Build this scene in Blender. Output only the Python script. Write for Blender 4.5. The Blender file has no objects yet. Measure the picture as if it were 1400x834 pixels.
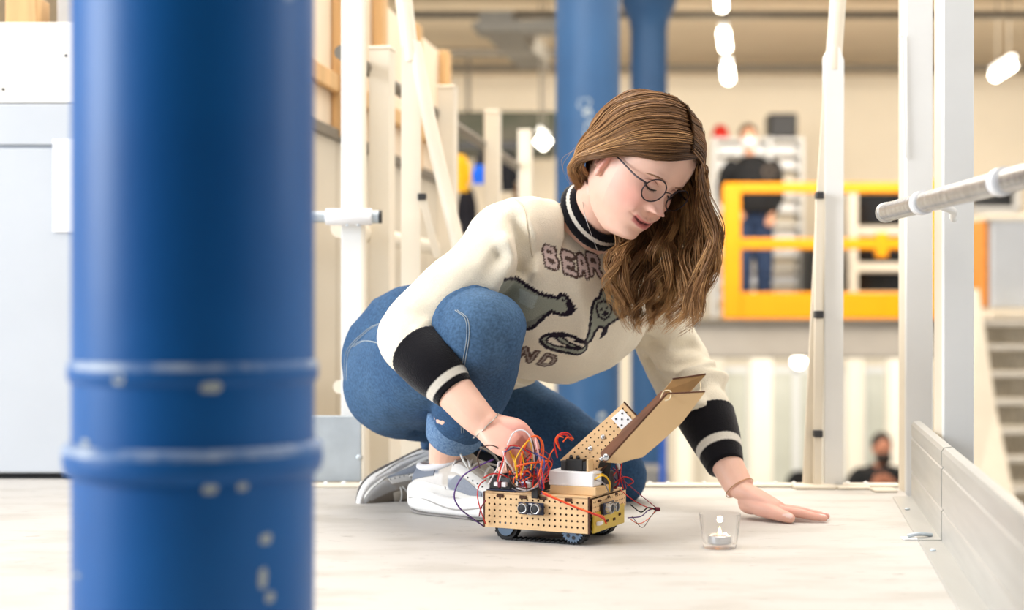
import bpy, bmesh, math, random
import numpy as np
from mathutils import Vector, Matrix, noise
from mathutils.bvhtree import BVHTree

# ------------------------------------------------------------------ camera, world, lights, exposure
C = bpy.context.scene.collection
SC = bpy.context.scene
FPX, CAMZ, HORY = 2000.0, 0.38, 425.0        # focal length in pixels of a 1400 px frame, lens height over the deck, horizon row
cam_data = bpy.data.cameras.new('camera'); cam = bpy.data.objects.new('camera', cam_data); C.objects.link(cam)
cam_data.sensor_width = 36.0; cam_data.lens = FPX/1400*36.0
cam_data.shift_y = (HORY-417)/1400
cam.location = (0, 0, CAMZ); cam.rotation_euler = (math.pi/2, 0, 0)
cam_data.clip_start = 0.05; cam_data.clip_end = 200
cam_data.dof.use_dof = True; cam_data.dof.focus_distance = 2.50; cam_data.dof.aperture_fstop = 2.5
SC.camera = cam
world = bpy.data.worlds.new('world'); SC.world = world; world.use_nodes = True
world.node_tree.nodes['Background'].inputs[0].default_value = (0.93, 0.96, 1.0, 1)
world.node_tree.nodes['Background'].inputs[1].default_value = 0.74
SC.view_settings.view_transform = 'Standard'; SC.view_settings.look = 'None'
SC.view_settings.gamma = 1.0; SC.view_settings.use_curve_mapping = False
SC.view_settings.exposure = 0.38
SC.cycles.max_bounces = 8; SC.cycles.diffuse_bounces = 4; SC.cycles.use_denoising = True

def area(name, loc, target, sx, sy, power, col):
    d = bpy.data.lights.new(name, 'AREA'); d.shape = 'RECTANGLE'; d.size = sx; d.size_y = sy; d.energy = power; d.color = col
    o = bpy.data.objects.new(name, d); C.objects.link(o); o.location = loc
    o.rotation_euler = (Vector(target)-Vector(loc)).to_track_quat('-Z', 'Y').to_euler()
    return o
area('window_daylight_left', (-4.6, 0.9, 1.7), (0.0, 2.4, 0.4), 2.4, 2.4, 235, (0.90, 0.95, 1.0))
area('hall_lamps_near', (0.6, 2.35, 2.85), (0.5, 2.6, 0.0), 2.6, 2.0, 58, (1.0, 0.965, 0.92))
area('window_daylight_right', (4.6, 3.2, 2.0), (0.2, 2.6, 0.4), 2.6, 2.0, 45, (1.0, 0.97, 0.93))
area('hall_lamps_middle', (1.0, 8.0, 2.9), (1.0, 8.0, 0.0), 6.0, 4.0, 170, (1.0, 0.93, 0.82))
area('hall_lamps_far', (2.5, 12.5, 2.9), (2.5, 14.5, 0.0), 9.0, 3.0, 430, (1.0, 0.92, 0.80))
area('left_posts_fill', (-0.3, 5.2, 2.9), (-0.4, 5.0, 0.0), 1.6, 3.0, 95, (1.0, 0.94, 0.85))  # added fill light that brightens the posts and panels at left
area('lower_hall_lamps', (2.5, 16.8, -0.12), (2.5, 19.5, -1.5), 10.0, 2.0, 125, (1.0, 0.96, 0.88))

# ------------------------------------------------------------------ helpers
def P(px, py, Z): return np.array(((px-700.0)/FPX*Z, Z, CAMZ+(HORY-py)/FPX*Z))
def lin(c):
    c = np.array(c, float)/255.0
    return np.where(c <= 0.04045, c/12.92, ((c+0.055)/1.055)**2.4)
def unit(v): v = np.array(v, float); return v/np.linalg.norm(v)
def V(*a): return np.array(a, float)
MATS = {}
def mat(name, rgb, rough=0.5, metal=0.0, var=0.12, scale=14.0, bump=0.0, bscale=60.0, spec=0.5, emit=0.0, alpha=1.0, trans=0.0, stretch=(1, 1, 1), ior=1.45, rgb2=None, attr=False, lo=0.35, hi=0.65, sheen=0.0, sss=0.0):
    """A procedural material: two tones mixed by noise, an optional bump; attr=True takes its colour from the mesh's own Col attribute."""
    if name in MATS: return MATS[name]
    m = bpy.data.materials.new(name); m.use_nodes = True; nt = m.node_tree; N = nt.nodes; L = nt.links
    b = N['Principled BSDF']; MATS[name] = m
    tc = N.new('ShaderNodeTexCoord'); mp = N.new('ShaderNodeMapping'); mp.inputs['Scale'].default_value = stretch
    L.new(tc.outputs['Object'], mp.inputs['Vector'])
    nz = N.new('ShaderNodeTexNoise'); nz.inputs['Scale'].default_value = scale; nz.inputs['Detail'].default_value = 5
    L.new(mp.outputs['Vector'], nz.inputs['Vector'])
    rp = N.new('ShaderNodeValToRGB'); L.new(nz.outputs['Fac'], rp.inputs['Fac'])
    rp.color_ramp.elements[0].position = lo; rp.color_ramp.elements[1].position = hi
    if attr:
        rp.color_ramp.elements[0].color = (1-var, 1-var, 1-var, 1); rp.color_ramp.elements[1].color = (1, 1, 1, 1)
        at = N.new('ShaderNodeAttribute'); at.attribute_name = 'Col'
        mx = N.new('ShaderNodeMixRGB'); mx.blend_type = 'MULTIPLY'; mx.inputs[0].default_value = 1
        L.new(at.outputs['Color'], mx.inputs[1]); L.new(rp.outputs['Color'], mx.inputs[2]); L.new(mx.outputs[0], b.inputs['Base Color'])
    else:
        a = lin(rgb); c2 = lin(rgb2) if rgb2 is not None else a*(1-var)
        rp.color_ramp.elements[0].color = (*c2, 1); rp.color_ramp.elements[1].color = (*a, 1)
        L.new(rp.outputs['Color'], b.inputs['Base Color'])
    b.inputs['Roughness'].default_value = rough; b.inputs['Metallic'].default_value = metal
    b.inputs['Specular IOR Level'].default_value = spec; b.inputs['IOR'].default_value = ior
    b.inputs['Alpha'].default_value = alpha; b.inputs['Transmission Weight'].default_value = trans
    if sheen: b.inputs['Sheen Weight'].default_value = sheen; b.inputs['Sheen Roughness'].default_value = 0.4
    if sss:
        b.inputs['Subsurface Weight'].default_value = sss; b.inputs['Subsurface Radius'].default_value = (1.0, 0.35, 0.2); b.inputs['Subsurface Scale'].default_value = 0.006
    if emit:
        b.inputs['Emission Color'].default_value = (*lin(rgb), 1); b.inputs['Emission Strength'].default_value = emit
    if bump:
        n2 = N.new('ShaderNodeTexNoise'); n2.inputs['Scale'].default_value = bscale; n2.inputs['Detail'].default_value = 4
        L.new(mp.outputs['Vector'], n2.inputs['Vector'])
        bp = N.new('ShaderNodeBump'); bp.inputs['Strength'].default_value = bump; bp.inputs['Distance'].default_value = 0.003
        L.new(n2.outputs['Fac'], bp.inputs['Height']); L.new(bp.outputs['Normal'], b.inputs['Normal'])
    return m

WORLD = {}                                   # where each object's own origin stands, so children can be given in world coordinates
def place(o, parent, origin):
    C.objects.link(o)
    if parent is not None:
        o.parent = parent; o.location = np.array(origin)-WORLD[parent.name]
    else: o.location = origin
    WORLD[o.name] = np.array(origin, float)
def tag(o, label=None, cat=None, group=None, kind=None):
    if label: o['label'] = label
    if cat: o['category'] = cat
    if group: o['group'] = group
    if kind: o['kind'] = kind
    return o
def thing(name, loc, label, cat, group=None):
    o = bpy.data.objects.new(name, None); o.empty_display_size = 0.05; place(o, None, np.array(loc, float))
    return tag(o, label, cat, group)
def copy_tree(o, delta, label=None, parent=None):
    c = o.copy(); C.objects.link(c)
    if parent is None: c.location = Vector(o.location)+Vector(delta)
    else: c.parent = parent
    WORLD[c.name] = WORLD[o.name]+np.array(delta)
    if label: c['label'] = label
    for ch in o.children: copy_tree(ch, delta, None, c)
    return c

class MB:
    """Collects geometry in world coordinates; build() links it as ONE mesh object."""
    def __init__(s): s.v = []; s.f = []; s.n = 0; s.mi = []; s.cur = 0
    def add(s, verts, faces):
        s.v.append(np.asarray(verts, float).reshape(-1, 3))
        for f in faces: s.f.append([i+s.n for i in f]); s.mi.append(s.cur)
        s.n += len(s.v[-1]); return s
    def box(s, c, size, ax=None, bev=0.0):
        """Box about c; ax: three axis vectors; bev: chamfered edges."""
        c = np.array(c, float); h = np.array(size, float)/2
        A = np.eye(3) if ax is None else np.array([unit(a) for a in ax])
        if bev <= 0:
            q = [np.array((x, y, z)) for x in (-1, 1) for y in (-1, 1) for z in (-1, 1)]
            return s.add([c+(k*h) @ A for k in q], [(0, 1, 3, 2), (4, 6, 7, 5), (0, 4, 5, 1), (2, 3, 7, 6), (0, 2, 6, 4), (1, 5, 7, 3)])
        b = min(bev, h.min()*0.9); v = []; idx = {}
        for x in (-1, 1):
            for y in (-1, 1):
                for z in (-1, 1):
                    for a in range(3):
                        p = np.array((x, y, z))*(h-b); p[a] = (x, y, z)[a]*h[a]
                        idx[x, y, z, a] = len(v); v.append(c+p @ A)
        f = []
        for a in range(3):
            o1, o2 = (a+1) % 3, (a+2) % 3
            for sg in (-1, 1):
                ring = []
                for (p, q) in ((-1, -1), (1, -1), (1, 1), (-1, 1)):
                    k = [0, 0, 0]; k[a] = sg; k[o1] = p; k[o2] = q; ring.append(idx[k[0], k[1], k[2], a])
                f.append(ring if sg > 0 else ring[::-1])
            for p in (-1, 1):
                for q in (-1, 1):
                    k1 = [0, 0, 0]; k1[o1] = p; k1[o2] = q; k1[a] = -1; k2 = list(k1); k2[a] = 1
                    r = [idx[(*k1, o1)], idx[(*k2, o1)], idx[(*k2, o2)], idx[(*k1, o2)]]
                    f.append(r if p*q < 0 else r[::-1])
        for x in (-1, 1):
            for y in (-1, 1):
                for z in (-1, 1):
                    r = [idx[x, y, z, 0], idx[x, y, z, 1], idx[x, y, z, 2]]
                    f.append(r if x*y*z > 0 else r[::-1])
        return s.add(v, f)
    def tube(s, pts, r, n=10, cap=True, flat=1.0, side=None):
        """Round (or flattened) tube along pts; r a number or one per point; flat squashes it across `side`."""
        pts = np.asarray(pts, float); m = len(pts); r = np.full(m, r) if np.isscalar(r) else np.asarray(r, float)
        T = np.gradient(pts, axis=0); T /= np.maximum(np.linalg.norm(T, axis=1), 1e-9)[:, None]
        nrm = np.array(side, float) if side is not None else (np.array((0, 0, 1.0)) if abs(T[0][2]) < 0.9 else np.array((1.0, 0, 0)))
        ang = np.linspace(0, 2*math.pi, n, endpoint=False); out = []
        for i in range(m):
            if side is not None: nrm = np.array(side, float)
            x = nrm-T[i]*np.dot(nrm, T[i]); x /= max(np.linalg.norm(x), 1e-9); y = np.cross(T[i], x); nrm = x
            out.append(pts[i]+r[i]*(np.cos(ang)[:, None]*x*flat+np.sin(ang)[:, None]*y))
        return s.rings(out, cap)
    def rings(s, out, cap=True, closed=True):
        m, n = len(out), len(out[0]); f = []
        for i in range(m-1):
            for j in range(n if closed else n-1):
                k = (j+1) % n; f.append((i*n+j, i*n+k, (i+1)*n+k, (i+1)*n+j))
        if cap: f.append(tuple(range(n))[::-1]); f.append(tuple((m-1)*n+j for j in range(n)))
        return s.add(np.concatenate(out), f)
    def cyl(s, a, b, r, n=24, r2=None): return s.tube([a, b], [r, r if r2 is None else r2], n)
    def lathe(s, c, prof, n=48, ax=None, cap=True):
        """prof: (radius, height) pairs turned about the z axis of ax at c."""
        A = np.eye(3) if ax is None else np.array([unit(a) for a in ax]); c = np.array(c, float)
        ang = np.linspace(0, 2*math.pi, n, endpoint=False)
        return s.rings([c+r*(np.cos(ang)[:, None]*A[0]+np.sin(ang)[:, None]*A[1])+h*A[2] for r, h in prof], cap)
    def ball(s, c, rad, n=24, m=14, ax=None):
        rad = np.array(rad if np.ndim(rad) else (rad,)*3, float); A = np.eye(3) if ax is None else np.array([unit(a) for a in ax])
        ang = np.linspace(0, 2*math.pi, n, endpoint=False); out = []
        for i in range(m+1):
            t = math.pi*(i+0.02)/(m+0.04)
            loc = np.stack([np.cos(ang)*math.sin(t)*rad[0], np.sin(ang)*math.sin(t)*rad[1], np.full(n, -math.cos(t)*rad[2])], 1)
            out.append(np.array(c, float)+loc @ A)
        return s.rings(out)
    def plate(s, poly, off):
        """A flat polygon given thickness along the vector off."""
        p = np.asarray(poly, float); n = len(p); o = np.array(off, float)
        return s.add(np.concatenate([p, p+o]), [tuple(range(n)), tuple(range(2*n-1, n-1, -1))]+[(i, i+n, (i+1) % n+n, (i+1) % n) for i in range(n)])
    def mesh(s, name, origin=(0, 0, 0)):
        me = bpy.data.meshes.new(name); v = np.concatenate(s.v)-np.array(origin)
        me.from_pydata(v.tolist(), [], s.f); me.validate()
        bm = bmesh.new(); bm.from_mesh(me); bmesh.ops.recalc_face_normals(bm, faces=bm.faces); bm.to_mesh(me); bm.free()
        return me
    def build(s, name, m, parent=None, origin=None, smooth=None, col=None):
        v = np.concatenate(s.v)
        if origin is None: origin = WORLD[parent.name] if parent is not None else np.array(((v[:, 0].min()+v[:, 0].max())/2, (v[:, 1].min()+v[:, 1].max())/2, v[:, 2].min()))
        me = s.mesh(name, origin); me.materials.append(m)
        return finish(name, me, parent, origin, smooth, col)
def finish(name, me, parent, origin, smooth=None, col=None):
    if smooth is not None:
        me.polygons.foreach_set('use_smooth', [True]*len(me.polygons))
        if smooth < 180: me.set_sharp_from_angle(angle=math.radians(smooth))
    if col is not None:
        a = me.color_attributes.new('Col', 'FLOAT_COLOR', 'POINT'); c4 = np.ones((len(me.vertices), 4)); c4[:, :3] = col
        a.data.foreach_set('color', c4.ravel())
    o = bpy.data.objects.new(name, me); place(o, parent, origin); return o
def struct(name, mb, m, smooth=None): return tag(mb.build(name, m, None, (0, 0, 0), smooth), kind='structure')
def catmull(pts, n):
    """Smooth curve of n points through pts (any number of columns)."""
    p = np.asarray(pts, float); k = len(p)
    q = np.vstack([2*p[0]-p[1], p, 2*p[-1]-p[-2]]); t = np.linspace(0, k-1-1e-6, n); i = t.astype(int); u = (t-i)[:, None]
    a, b, c, d = q[i], q[i+1], q[i+2], q[i+3]
    return 0.5*(2*b+(c-a)*u+(2*a-5*b+4*c-d)*u*u+(3*b-a-3*c+d)*u**3)
def remesh(mb, voxel, smooth=6, factor=0.5):
    """One continuous skin over everything in mb."""
    me = mb.mesh('tmp'); o = bpy.data.objects.new('tmp', me); C.objects.link(o)
    r = o.modifiers.new('r', 'REMESH'); r.mode = 'VOXEL'; r.voxel_size = voxel; r.adaptivity = 0
    if smooth: s = o.modifiers.new('s', 'SMOOTH'); s.factor = factor; s.iterations = smooth
    dg = bpy.context.evaluated_depsgraph_get(); out = bpy.data.meshes.new_from_object(o.evaluated_get(dg))
    bpy.data.objects.remove(o); bpy.data.meshes.remove(me)
    v = np.empty(len(out.vertices)*3); out.vertices.foreach_get('co', v); v = v.reshape(-1, 3)
    nn = np.empty(len(out.vertices)*3); out.vertices.foreach_get('normal', nn)
    return out, v, nn.reshape(-1, 3)
def setv(me, v): me.vertices.foreach_set('co', np.asarray(v, float).ravel()); me.update()
def sstep(a, b, x): t = np.clip((x-a)/(b-a), 0, 1); return t*t*(3-2*t)
def fbm(v, scale, seed=0.0):
    return np.array([noise.noise(Vector((p[0]*scale+seed, p[1]*scale-seed, p[2]*scale+2*seed))) for p in v])
# ------------------------------------------------------------------ materials of the place
M_deck = mat('scuffed white deck', (200, 196, 191), 0.55, var=0.0, rgb2=(186, 181, 174), scale=5, stretch=(1, 2.2, 1), bump=0.15, bscale=25, lo=0.33, hi=0.52)
def deck_dirt(m):
    nt = m.node_tree; N = nt.nodes; L = nt.links; b = N['Principled BSDF']
    src = b.inputs['Base Color'].links[0].from_socket; tc = N.new('ShaderNodeTexCoord')
    mp = N.new('ShaderNodeMapping'); mp.inputs['Scale'].default_value = (1.0, 2.5, 1); mp.inputs['Rotation'].default_value = (0, 0, 0.5); L.new(tc.outputs['Object'], mp.inputs['Vector'])
    nz = N.new('ShaderNodeTexNoise'); nz.inputs['Scale'].default_value = 17; nz.inputs['Detail'].default_value = 9; nz.inputs['Roughness'].default_value = 0.75; L.new(mp.outputs[0], nz.inputs['Vector'])
    rp = N.new('ShaderNodeValToRGB'); rp.color_ramp.elements[0].position = 0.27; rp.color_ramp.elements[0].color = (*lin((150, 143, 134)), 1)
    rp.color_ramp.elements[1].position = 0.42; rp.color_ramp.elements[1].color = (1, 1, 1, 1); L.new(nz.outputs['Fac'], rp.inputs['Fac'])
    mx = N.new('ShaderNodeMixRGB'); mx.blend_type = 'MULTIPLY'; mx.inputs[0].default_value = 0.8; L.new(src, mx.inputs[1]); L.new(rp.outputs[0], mx.inputs[2]); L.new(mx.outputs[0], b.inputs['Base Color'])
deck_dirt(M_deck)
M_white = mat('white enamelled steel', (242, 242, 240), 0.4, var=0.04, scale=6)
M_cream = mat('cream painted steel', (236, 226, 208), 0.45, var=0.05, scale=6)
M_galv = mat('galvanised steel', (196, 205, 212), 0.42, metal=0.35, var=0.12, scale=18)
M_alu = mat('brushed aluminium', (205, 205, 202), 0.38, metal=0.65, var=0.10, scale=20, stretch=(1, 0.1, 3))
M_greypanel = mat('pale grey sheet metal', (198, 203, 210), 0.5, var=0.05, scale=4)
M_ply = mat('pale plywood', (245, 226, 200), 0.6, var=0.09, scale=5, stretch=(4, 4, 0.6))
M_whiteply = mat('whitened board', (246, 241, 234), 0.6, var=0.05, scale=5, stretch=(1, 1, 6))
M_timber = mat('raw timber', (222, 180, 126), 0.65, var=0.2, scale=9, stretch=(5, 5, 0.6))
M_beigewall = mat('cream plaster', (244, 231, 208), 0.85, var=0.03, scale=2)
M_beigepanel = mat('beige wall panel', (214, 204, 186), 0.6, var=0.05, scale=3)
M_ceil = mat('beige ceiling sheet', (206, 188, 160), 0.9, var=0.06, scale=2)
M_grey = mat('grey concrete edge', (172, 166, 158), 0.8, var=0.08, scale=4)
M_lowfloor = mat('pale hall floor', (205, 200, 192), 0.6, var=0.06, scale=2)
M_yellow = mat('safety yellow paint', (246, 158, 0), 0.4, var=0.05, scale=5)
M_black = mat('black plastic', (22, 22, 24), 0.45, var=0.15)
M_dark = mat('dark grey coating', (62, 62, 64), 0.5, var=0.1)
M_darkglass = mat('dark glazing', (26, 25, 24), 0.15, var=0.3, scale=2)
M_lamp = mat('lamp diffuser', (255, 248, 232), 0.5, emit=9.0, var=0.0)
M_pipe = mat('grey service pipe', (120, 112, 100), 0.5, var=0.1)
M_galvpipe = mat('shiny wrapped pipe', (206, 205, 205), 0.22, metal=0.75, var=0.3, scale=30, stretch=(1, 3, 1), bump=0.25, bscale=45)
M_red = mat('red plastic', (214, 40, 24), 0.5)
M_plastic = mat('white plastic', (240, 240, 242), 0.35, var=0.02)
M_orange = mat('orange trim', (232, 150, 70), 0.5)
def blue_paint():
    m = mat('worn blue paint', (1, 94, 166), 0.42, spec=0.35, rgb2=(1, 82, 150), scale=3, bump=0.12, bscale=14)
    nt = m.node_tree; N = nt.nodes; L = nt.links; b = N['Principled BSDF']; src = b.inputs['Base Color'].links[0].from_socket
    tc = N.new('ShaderNodeTexCoord'); nz = N.new('ShaderNodeTexNoise'); nz.inputs['Scale'].default_value = 8.5; nz.inputs['Detail'].default_value = 3; nz.inputs['Roughness'].default_value = 0.4
    L.new(tc.outputs['Object'], nz.inputs['Vector']); rp = N.new('ShaderNodeValToRGB'); L.new(nz.outputs['Fac'], rp.inputs['Fac'])
    rp.color_ramp.elements[0].position = 0.75; rp.color_ramp.elements[0].color = (0, 0, 0, 1); rp.color_ramp.elements[1].position = 0.78; rp.color_ramp.elements[1].color = (0.8, 0.8, 0.8, 1)
    mx = N.new('ShaderNodeMixRGB'); mx.inputs[2].default_value = (*lin((176, 196, 216)), 1); L.new(rp.outputs[0], mx.inputs[0]); L.new(src, mx.inputs[1]); L.new(mx.outputs[0], b.inputs['Base Color'])
    return m
M_blue = blue_paint()
M_bluehaze = mat('hazed blue paint', (46, 88, 132), 0.5, rgb2=(40, 78, 120), scale=2.5)  # haze and light over the far columns mixed into this blue
M_chip = mat('chipped primer', (176, 184, 184), 0.7)
M_palerim = mat('patchy pale blue edge', (170, 184, 204), 0.5, rgb2=(60, 108, 168), scale=22, lo=0.40, hi=0.62)

# ------------------------------------------------------------------ deck, hall shell
KX = lambda Y: 0.80-0.186*(2.94-Y)                       # the line the right-hand kickplate runs along
fl = MB(); fl.plate([(-3.2, 0.2, -0.09), (KX(0.2), 0.2, -0.09), (KX(3.19), 3.19, -0.09), (-0.58, 3.19, -0.09), (-0.58, 3.42, -0.09), (-3.2, 3.42, -0.09)], (0, 0, 0.09))
floor = struct('floor', fl, M_deck); WORLD[floor.name] = np.zeros(3)
b = MB(); b.box((0.13, 3.165, 0.003), (1.42, 0.045, 0.006), bev=0.002); b.build('edge_strip', M_cream, floor)
bolt0 = None
for i in range(34):
    x = -0.52+i*0.039
    if bolt0 is None:
        b = MB(); b.lathe((x, 3.172, 0.006), [(0.0055, 0), (0.0052, 0.002), (0.003, 0.0042), (0.0005, 0.005)], 10); bolt0 = b.build('bolt', M_white, floor, (x, 3.172, 0.006), 50)
    else:
        o = bolt0.copy(); C.objects.link(o); o.location = (x, 3.172, 0.006)
sh = MB(); sh.box((1.5, 12, -2.45), (22, 24, 0.1)); struct('floor_lower', sh, M_lowfloor)
sh = MB(); sh.box((1.5, 16.6, 1.5), (22, 0.1, 3.08)); struct('wall_far', sh, M_beigewall)
sh = MB(); sh.box((1.5, 21.0, -1.2), (22, 0.1, 2.6)); struct('wall_lower', sh, M_beigewall)
sh = MB(); sh.box((1.5, 8.2, 3.09), (22, 17.2, 0.1)); ceil = struct('ceiling', sh, M_ceil); WORLD[ceil.name] = np.zeros(3)
sh = MB(); sh.box((0, -1.1, 0.3), (9, 0.1, 5.5)); struct('wall_near_blocker', sh, mat('grey light blocker', (78, 78, 78), 0.9))  # unseen wall added behind the camera to keep that side dark
for yb in (5.0, 7.4):
    b = MB(); b.box((1.5, yb, 3.0), (22, 0.16, 0.08)); b.build('ceiling_beam', M_ceil, ceil)
for k, (px, py, Z, r) in enumerate(((1100, 20, 12.1, 0.035), (1000, 93, 15.4, 0.04), (690, 72, 14.0, 0.04))):
    c = P(px, py, Z); b = MB(); b.cyl((c[0]-(1.2 if k == 2 else 6), Z, c[2]), (c[0]+(1.0 if k == 2 else 6), Z, c[2]), r, 12); b.build('service_pipe', M_pipe, ceil, smooth=40)
d = thing('ventilation_duct', P(700, 60, 11.5), 'dim grey ventilation duct hanging under the ceiling left of the blue columns', 'duct')
b = MB(); b.plate([P(645, 30, 10.6), P(760, 26, 10.6), P(760, 40, 10.6), P(655, 42, 10.6)], (0, 0.25, 0)); b.build('duct_body', mat('grey duct', (120, 116, 108), 0.5), d)
b = MB(); b.plate([P(655, 42, 10.65), P(700, 40, 10.65), P(752, 92, 13.2), P(712, 96, 13.2)], (0, 0, 0.14)); b.build('duct_branch', mat('grey duct', (120, 116, 108), 0.5), d)
def lamp(a, bb, r, label, cat='lamp'):
    a = np.array(a); bb = np.array(bb); t = thing('ceiling_lamp', (a+bb)/2, label, cat, 'lit ceiling lamps')
    m = MB(); m.tube([a, a+(bb-a)*0.02, a+(bb-a)*0.98, bb], [r*0.6, r, r, r*0.6], 14); m.build('diffuser', M_lamp, t, smooth=40)
    m = MB(); m.box((a+bb)/2+V(0, 0, r*1.4), (np.linalg.norm(bb-a)*1.02, r*1.6, r*0.8), [bb-a, np.cross(bb-a, (0, 0, 1)), np.cross(np.cross(bb-a, (0, 0, 1)), bb-a)]); m.build('housing', M_white, t)
    for q in (0.2, 0.8):
        m = MB(); c = a+(bb-a)*q; m.cyl(c+V(0, 0, r), (c[0], c[1], 3.05), 0.006, 6); m.build('suspension_wire', M_pipe, t)
lamp(P(985, -20, 11.6), P(987, 12, 11.8), 0.045, 'lit tube lamp cut by the top edge, nearest of the row of three')
lamp(P(989, 44, 12.0), P(992, 66, 12.2), 0.048, 'lit tube lamp in the middle of the row of three')
lamp(P(994, 94, 12.4), P(996, 108, 12.6), 0.05, 'lit tube lamp lowest in the picture of the row of three')
lamp(P(1358, 105, 12.6), P(1385, 88, 12.4), 0.045, 'lit tube lamp slanting at the far right under the ceiling')
lamp(P(736, 188, 12.6), P(749, 199, 12.6), 0.055, 'lit tube lamp low behind the left blue column')

# ------------------------------------------------------------------ blue columns
def chips(t, cx, cy, r, spots):
    for (ang, z, w, h) in spots:
        m = MB(); pts = []
        for k in range(11):
            a = 2*math.pi*k/11; jit = 0.8+0.35*((k*7) % 5)/5; aa = ang+math.cos(a)*w*jit/r; pts.append((cx+math.sin(aa)*(r+0.0006), cy-math.cos(aa)*(r+0.0006), z+math.sin(a)*h*jit))
        c = np.mean(pts, axis=0); m.add([c]+pts, [(0, i+1, (i+1) % 11+1) for i in range(11)]); m.build('paint_chip', M_chip, t)
r0 = 0.1095; cx, cy = -0.2925, 1.348
t = thing('blue_pole', (cx, cy, 0), 'thick blue painted pole in the left foreground with two raised bands', 'pole')
b = MB(); b.lathe((cx, cy, 0), [(r0, 0), (r0, 0.6), (r0, 1.2), (r0, 3.04)], 96); b.build('shaft', M_blue, t, smooth=40)
zz = lambda y: CAMZ+(HORY-y)/FPX*(1.348-r0)
for nm, y0, y1, ex in (('upper_band', 503, 527, 0.0036), ('lower_band', 622, 662, 0.0078)):
    z1, z0 = zz(y0), zz(y1); h = z1-z0
    b = MB(); b.lathe((cx, cy, 0), [(r0-0.001, z0-0.003), (r0+ex*0.7, z0), (r0+ex, z0+h*0.3), (r0+ex, z1-h*0.25), (r0+ex*0.85, z1-h*0.08), (r0-0.001, z1+0.003)], 96, cap=False); o = b.build(nm, M_blue, t, smooth=60)
    b = MB(); b.lathe((cx, cy, 0), [(r0+ex*0.96, z1-h*0.24), (r0+ex*1.04, z1-h*0.15), (r0+ex*0.9, z1-0.0001), (r0+0.0006, z1+0.0038)], 96, cap=False); b.build('pale_rim', M_palerim, o, smooth=60)  # paler patchy ring along the top edge of each band
chips(t, cx, cy, r0+0.003, [(0.34, zz(530), 0.011, 0.005), (-0.38, zz(519), 0.007, 0.005), (0.33, zz(669), 0.008, 0.005), (0.58, zz(668), 0.006, 0.004)])
chips(t, cx, cy, r0, [(0.80, zz(745), 0.007, 0.005), (0.77, zz(800), 0.005, 0.010), (0.84, zz(828), 0.006, 0.005), (-0.8, zz(610), 0.008, 0.003), (-0.95, zz(800), 0.008, 0.002)])
X2, Y2, R2 = (803.5-700)/2000*8, 8.0, 0.175
t = thing('blue_column', (X2, Y2, -2.4), 'broad blue painted column behind the kneeling woman', 'column')
b = MB(); b.lathe((X2, Y2, 0), [(R2, -2.4), (R2, 0), (R2, 3.04)], 64); b.build('shaft', M_bluehaze, t, smooth=40)
chips(t, X2, Y2, R2, [(-0.15, 1.49, 0.045, 0.03), (-0.05, 1.44, 0.03, 0.02), (0.03, 1.35, 0.04, 0.05), (0.05, 1.22, 0.03, 0.03), (0.4, -0.2, 0.03, 0.04)])
X3, Y3, R3 = (887-700)/2000*11, 11.0, 0.138
t = thing('blue_column', (X3, Y3, -2.4), 'narrower far blue column with a flared top right of the broad one', 'column')
b = MB(); b.lathe((X3, Y3, 0), [(R3, -2.4), (R3, 0), (R3, 2.6)], 48); b.build('shaft', M_bluehaze, t, smooth=40)
b = MB(); b.lathe((X3, Y3, 0), [(R3+0.003, 2.50), (R3+0.012, 2.56), (R3+0.04, 2.62), (R3+0.07, 2.68), (R3+0.075, 2.78), (R3+0.075, 3.04)], 48); b.build('capital', M_bluehaze, t, smooth=40)

# ------------------------------------------------------------------ left: cabinet, guard rail, crate wall
t = thing('sheet_metal_cabinet', (-1.25, 3.34, 0), 'pale grey sheet metal cabinet behind the blue pole at far left', 'cabinet')
Zc = 3.3; x0, x1 = -1.9, -0.62
ztop = CAMZ+(HORY-140)/FPX*Zc
b = MB(); b.box(((x0+x1)/2, Zc+0.26, ztop/2+0.006), (x1-x0, 0.5, ztop-0.012), bev=0.004); b.build('body', M_greypanel, t)
b = MB(); b.box(((x0+x1)/2, Zc+0.004, ztop-0.05), (x1-x0-0.01, 0.012, 0.092), bev=0.003); b.build('top_panel', M_greypanel, t)
b = MB(); b.box(((x0+x1)/2, Zc+0.005, (ztop-0.10)/2+0.006), (x1-x0-0.012, 0.011, ztop-0.118), bev=0.003); b.build('door_panel', M_greypanel, t)
b = MB(); b.box(((x0+x1)/2, Zc+0.2, 0.005), (x1-x0-0.04, 0.36, 0.01)); b.build('dark_gap_strip', M_black, t)  # black strip painted in for the shaded gap under the cabinet
p0, p1 = P(72, 318, Zc-0.004), P(140, 190, Zc-0.004)
m = MB(); m.box(((p0[0]+p1[0])/2, Zc-0.004, (p0[2]+p1[2])/2), (p1[0]-p0[0], 0.005, p1[2]-p0[2]), bev=0.002); o = m.build('paper_sleeve', M_plastic, t); o['label'] = 'white plastic document sleeve'
t = thing('board', (-1.25, 3.33, ztop), 'whitened wooden board standing on the grey cabinet at far left', 'board')
b = MB(); b.box(((x0+x1)/2, Zc+0.02, ztop+0.091), (x1-x0, 0.03, 0.182), bev=0.002); b.build('panel', M_whiteply, t)
for px, py in ((90, 76), (4, 122)):
    m = MB(); m.ball(P(px, py, Zc+0.004), (0.0035, 0.0025, 0.0035), 10, 6); m.build('screw', M_dark, t)
zt = ztop+0.182
b = MB(); b.box((-1.165, Zc+0.22, ztop+0.14), (0.075, 0.1, 0.28), bev=0.003); tag(b.build('timber_block', M_timber), 'orange-brown timber offcut standing behind the white board, top left', 'timber')
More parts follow.
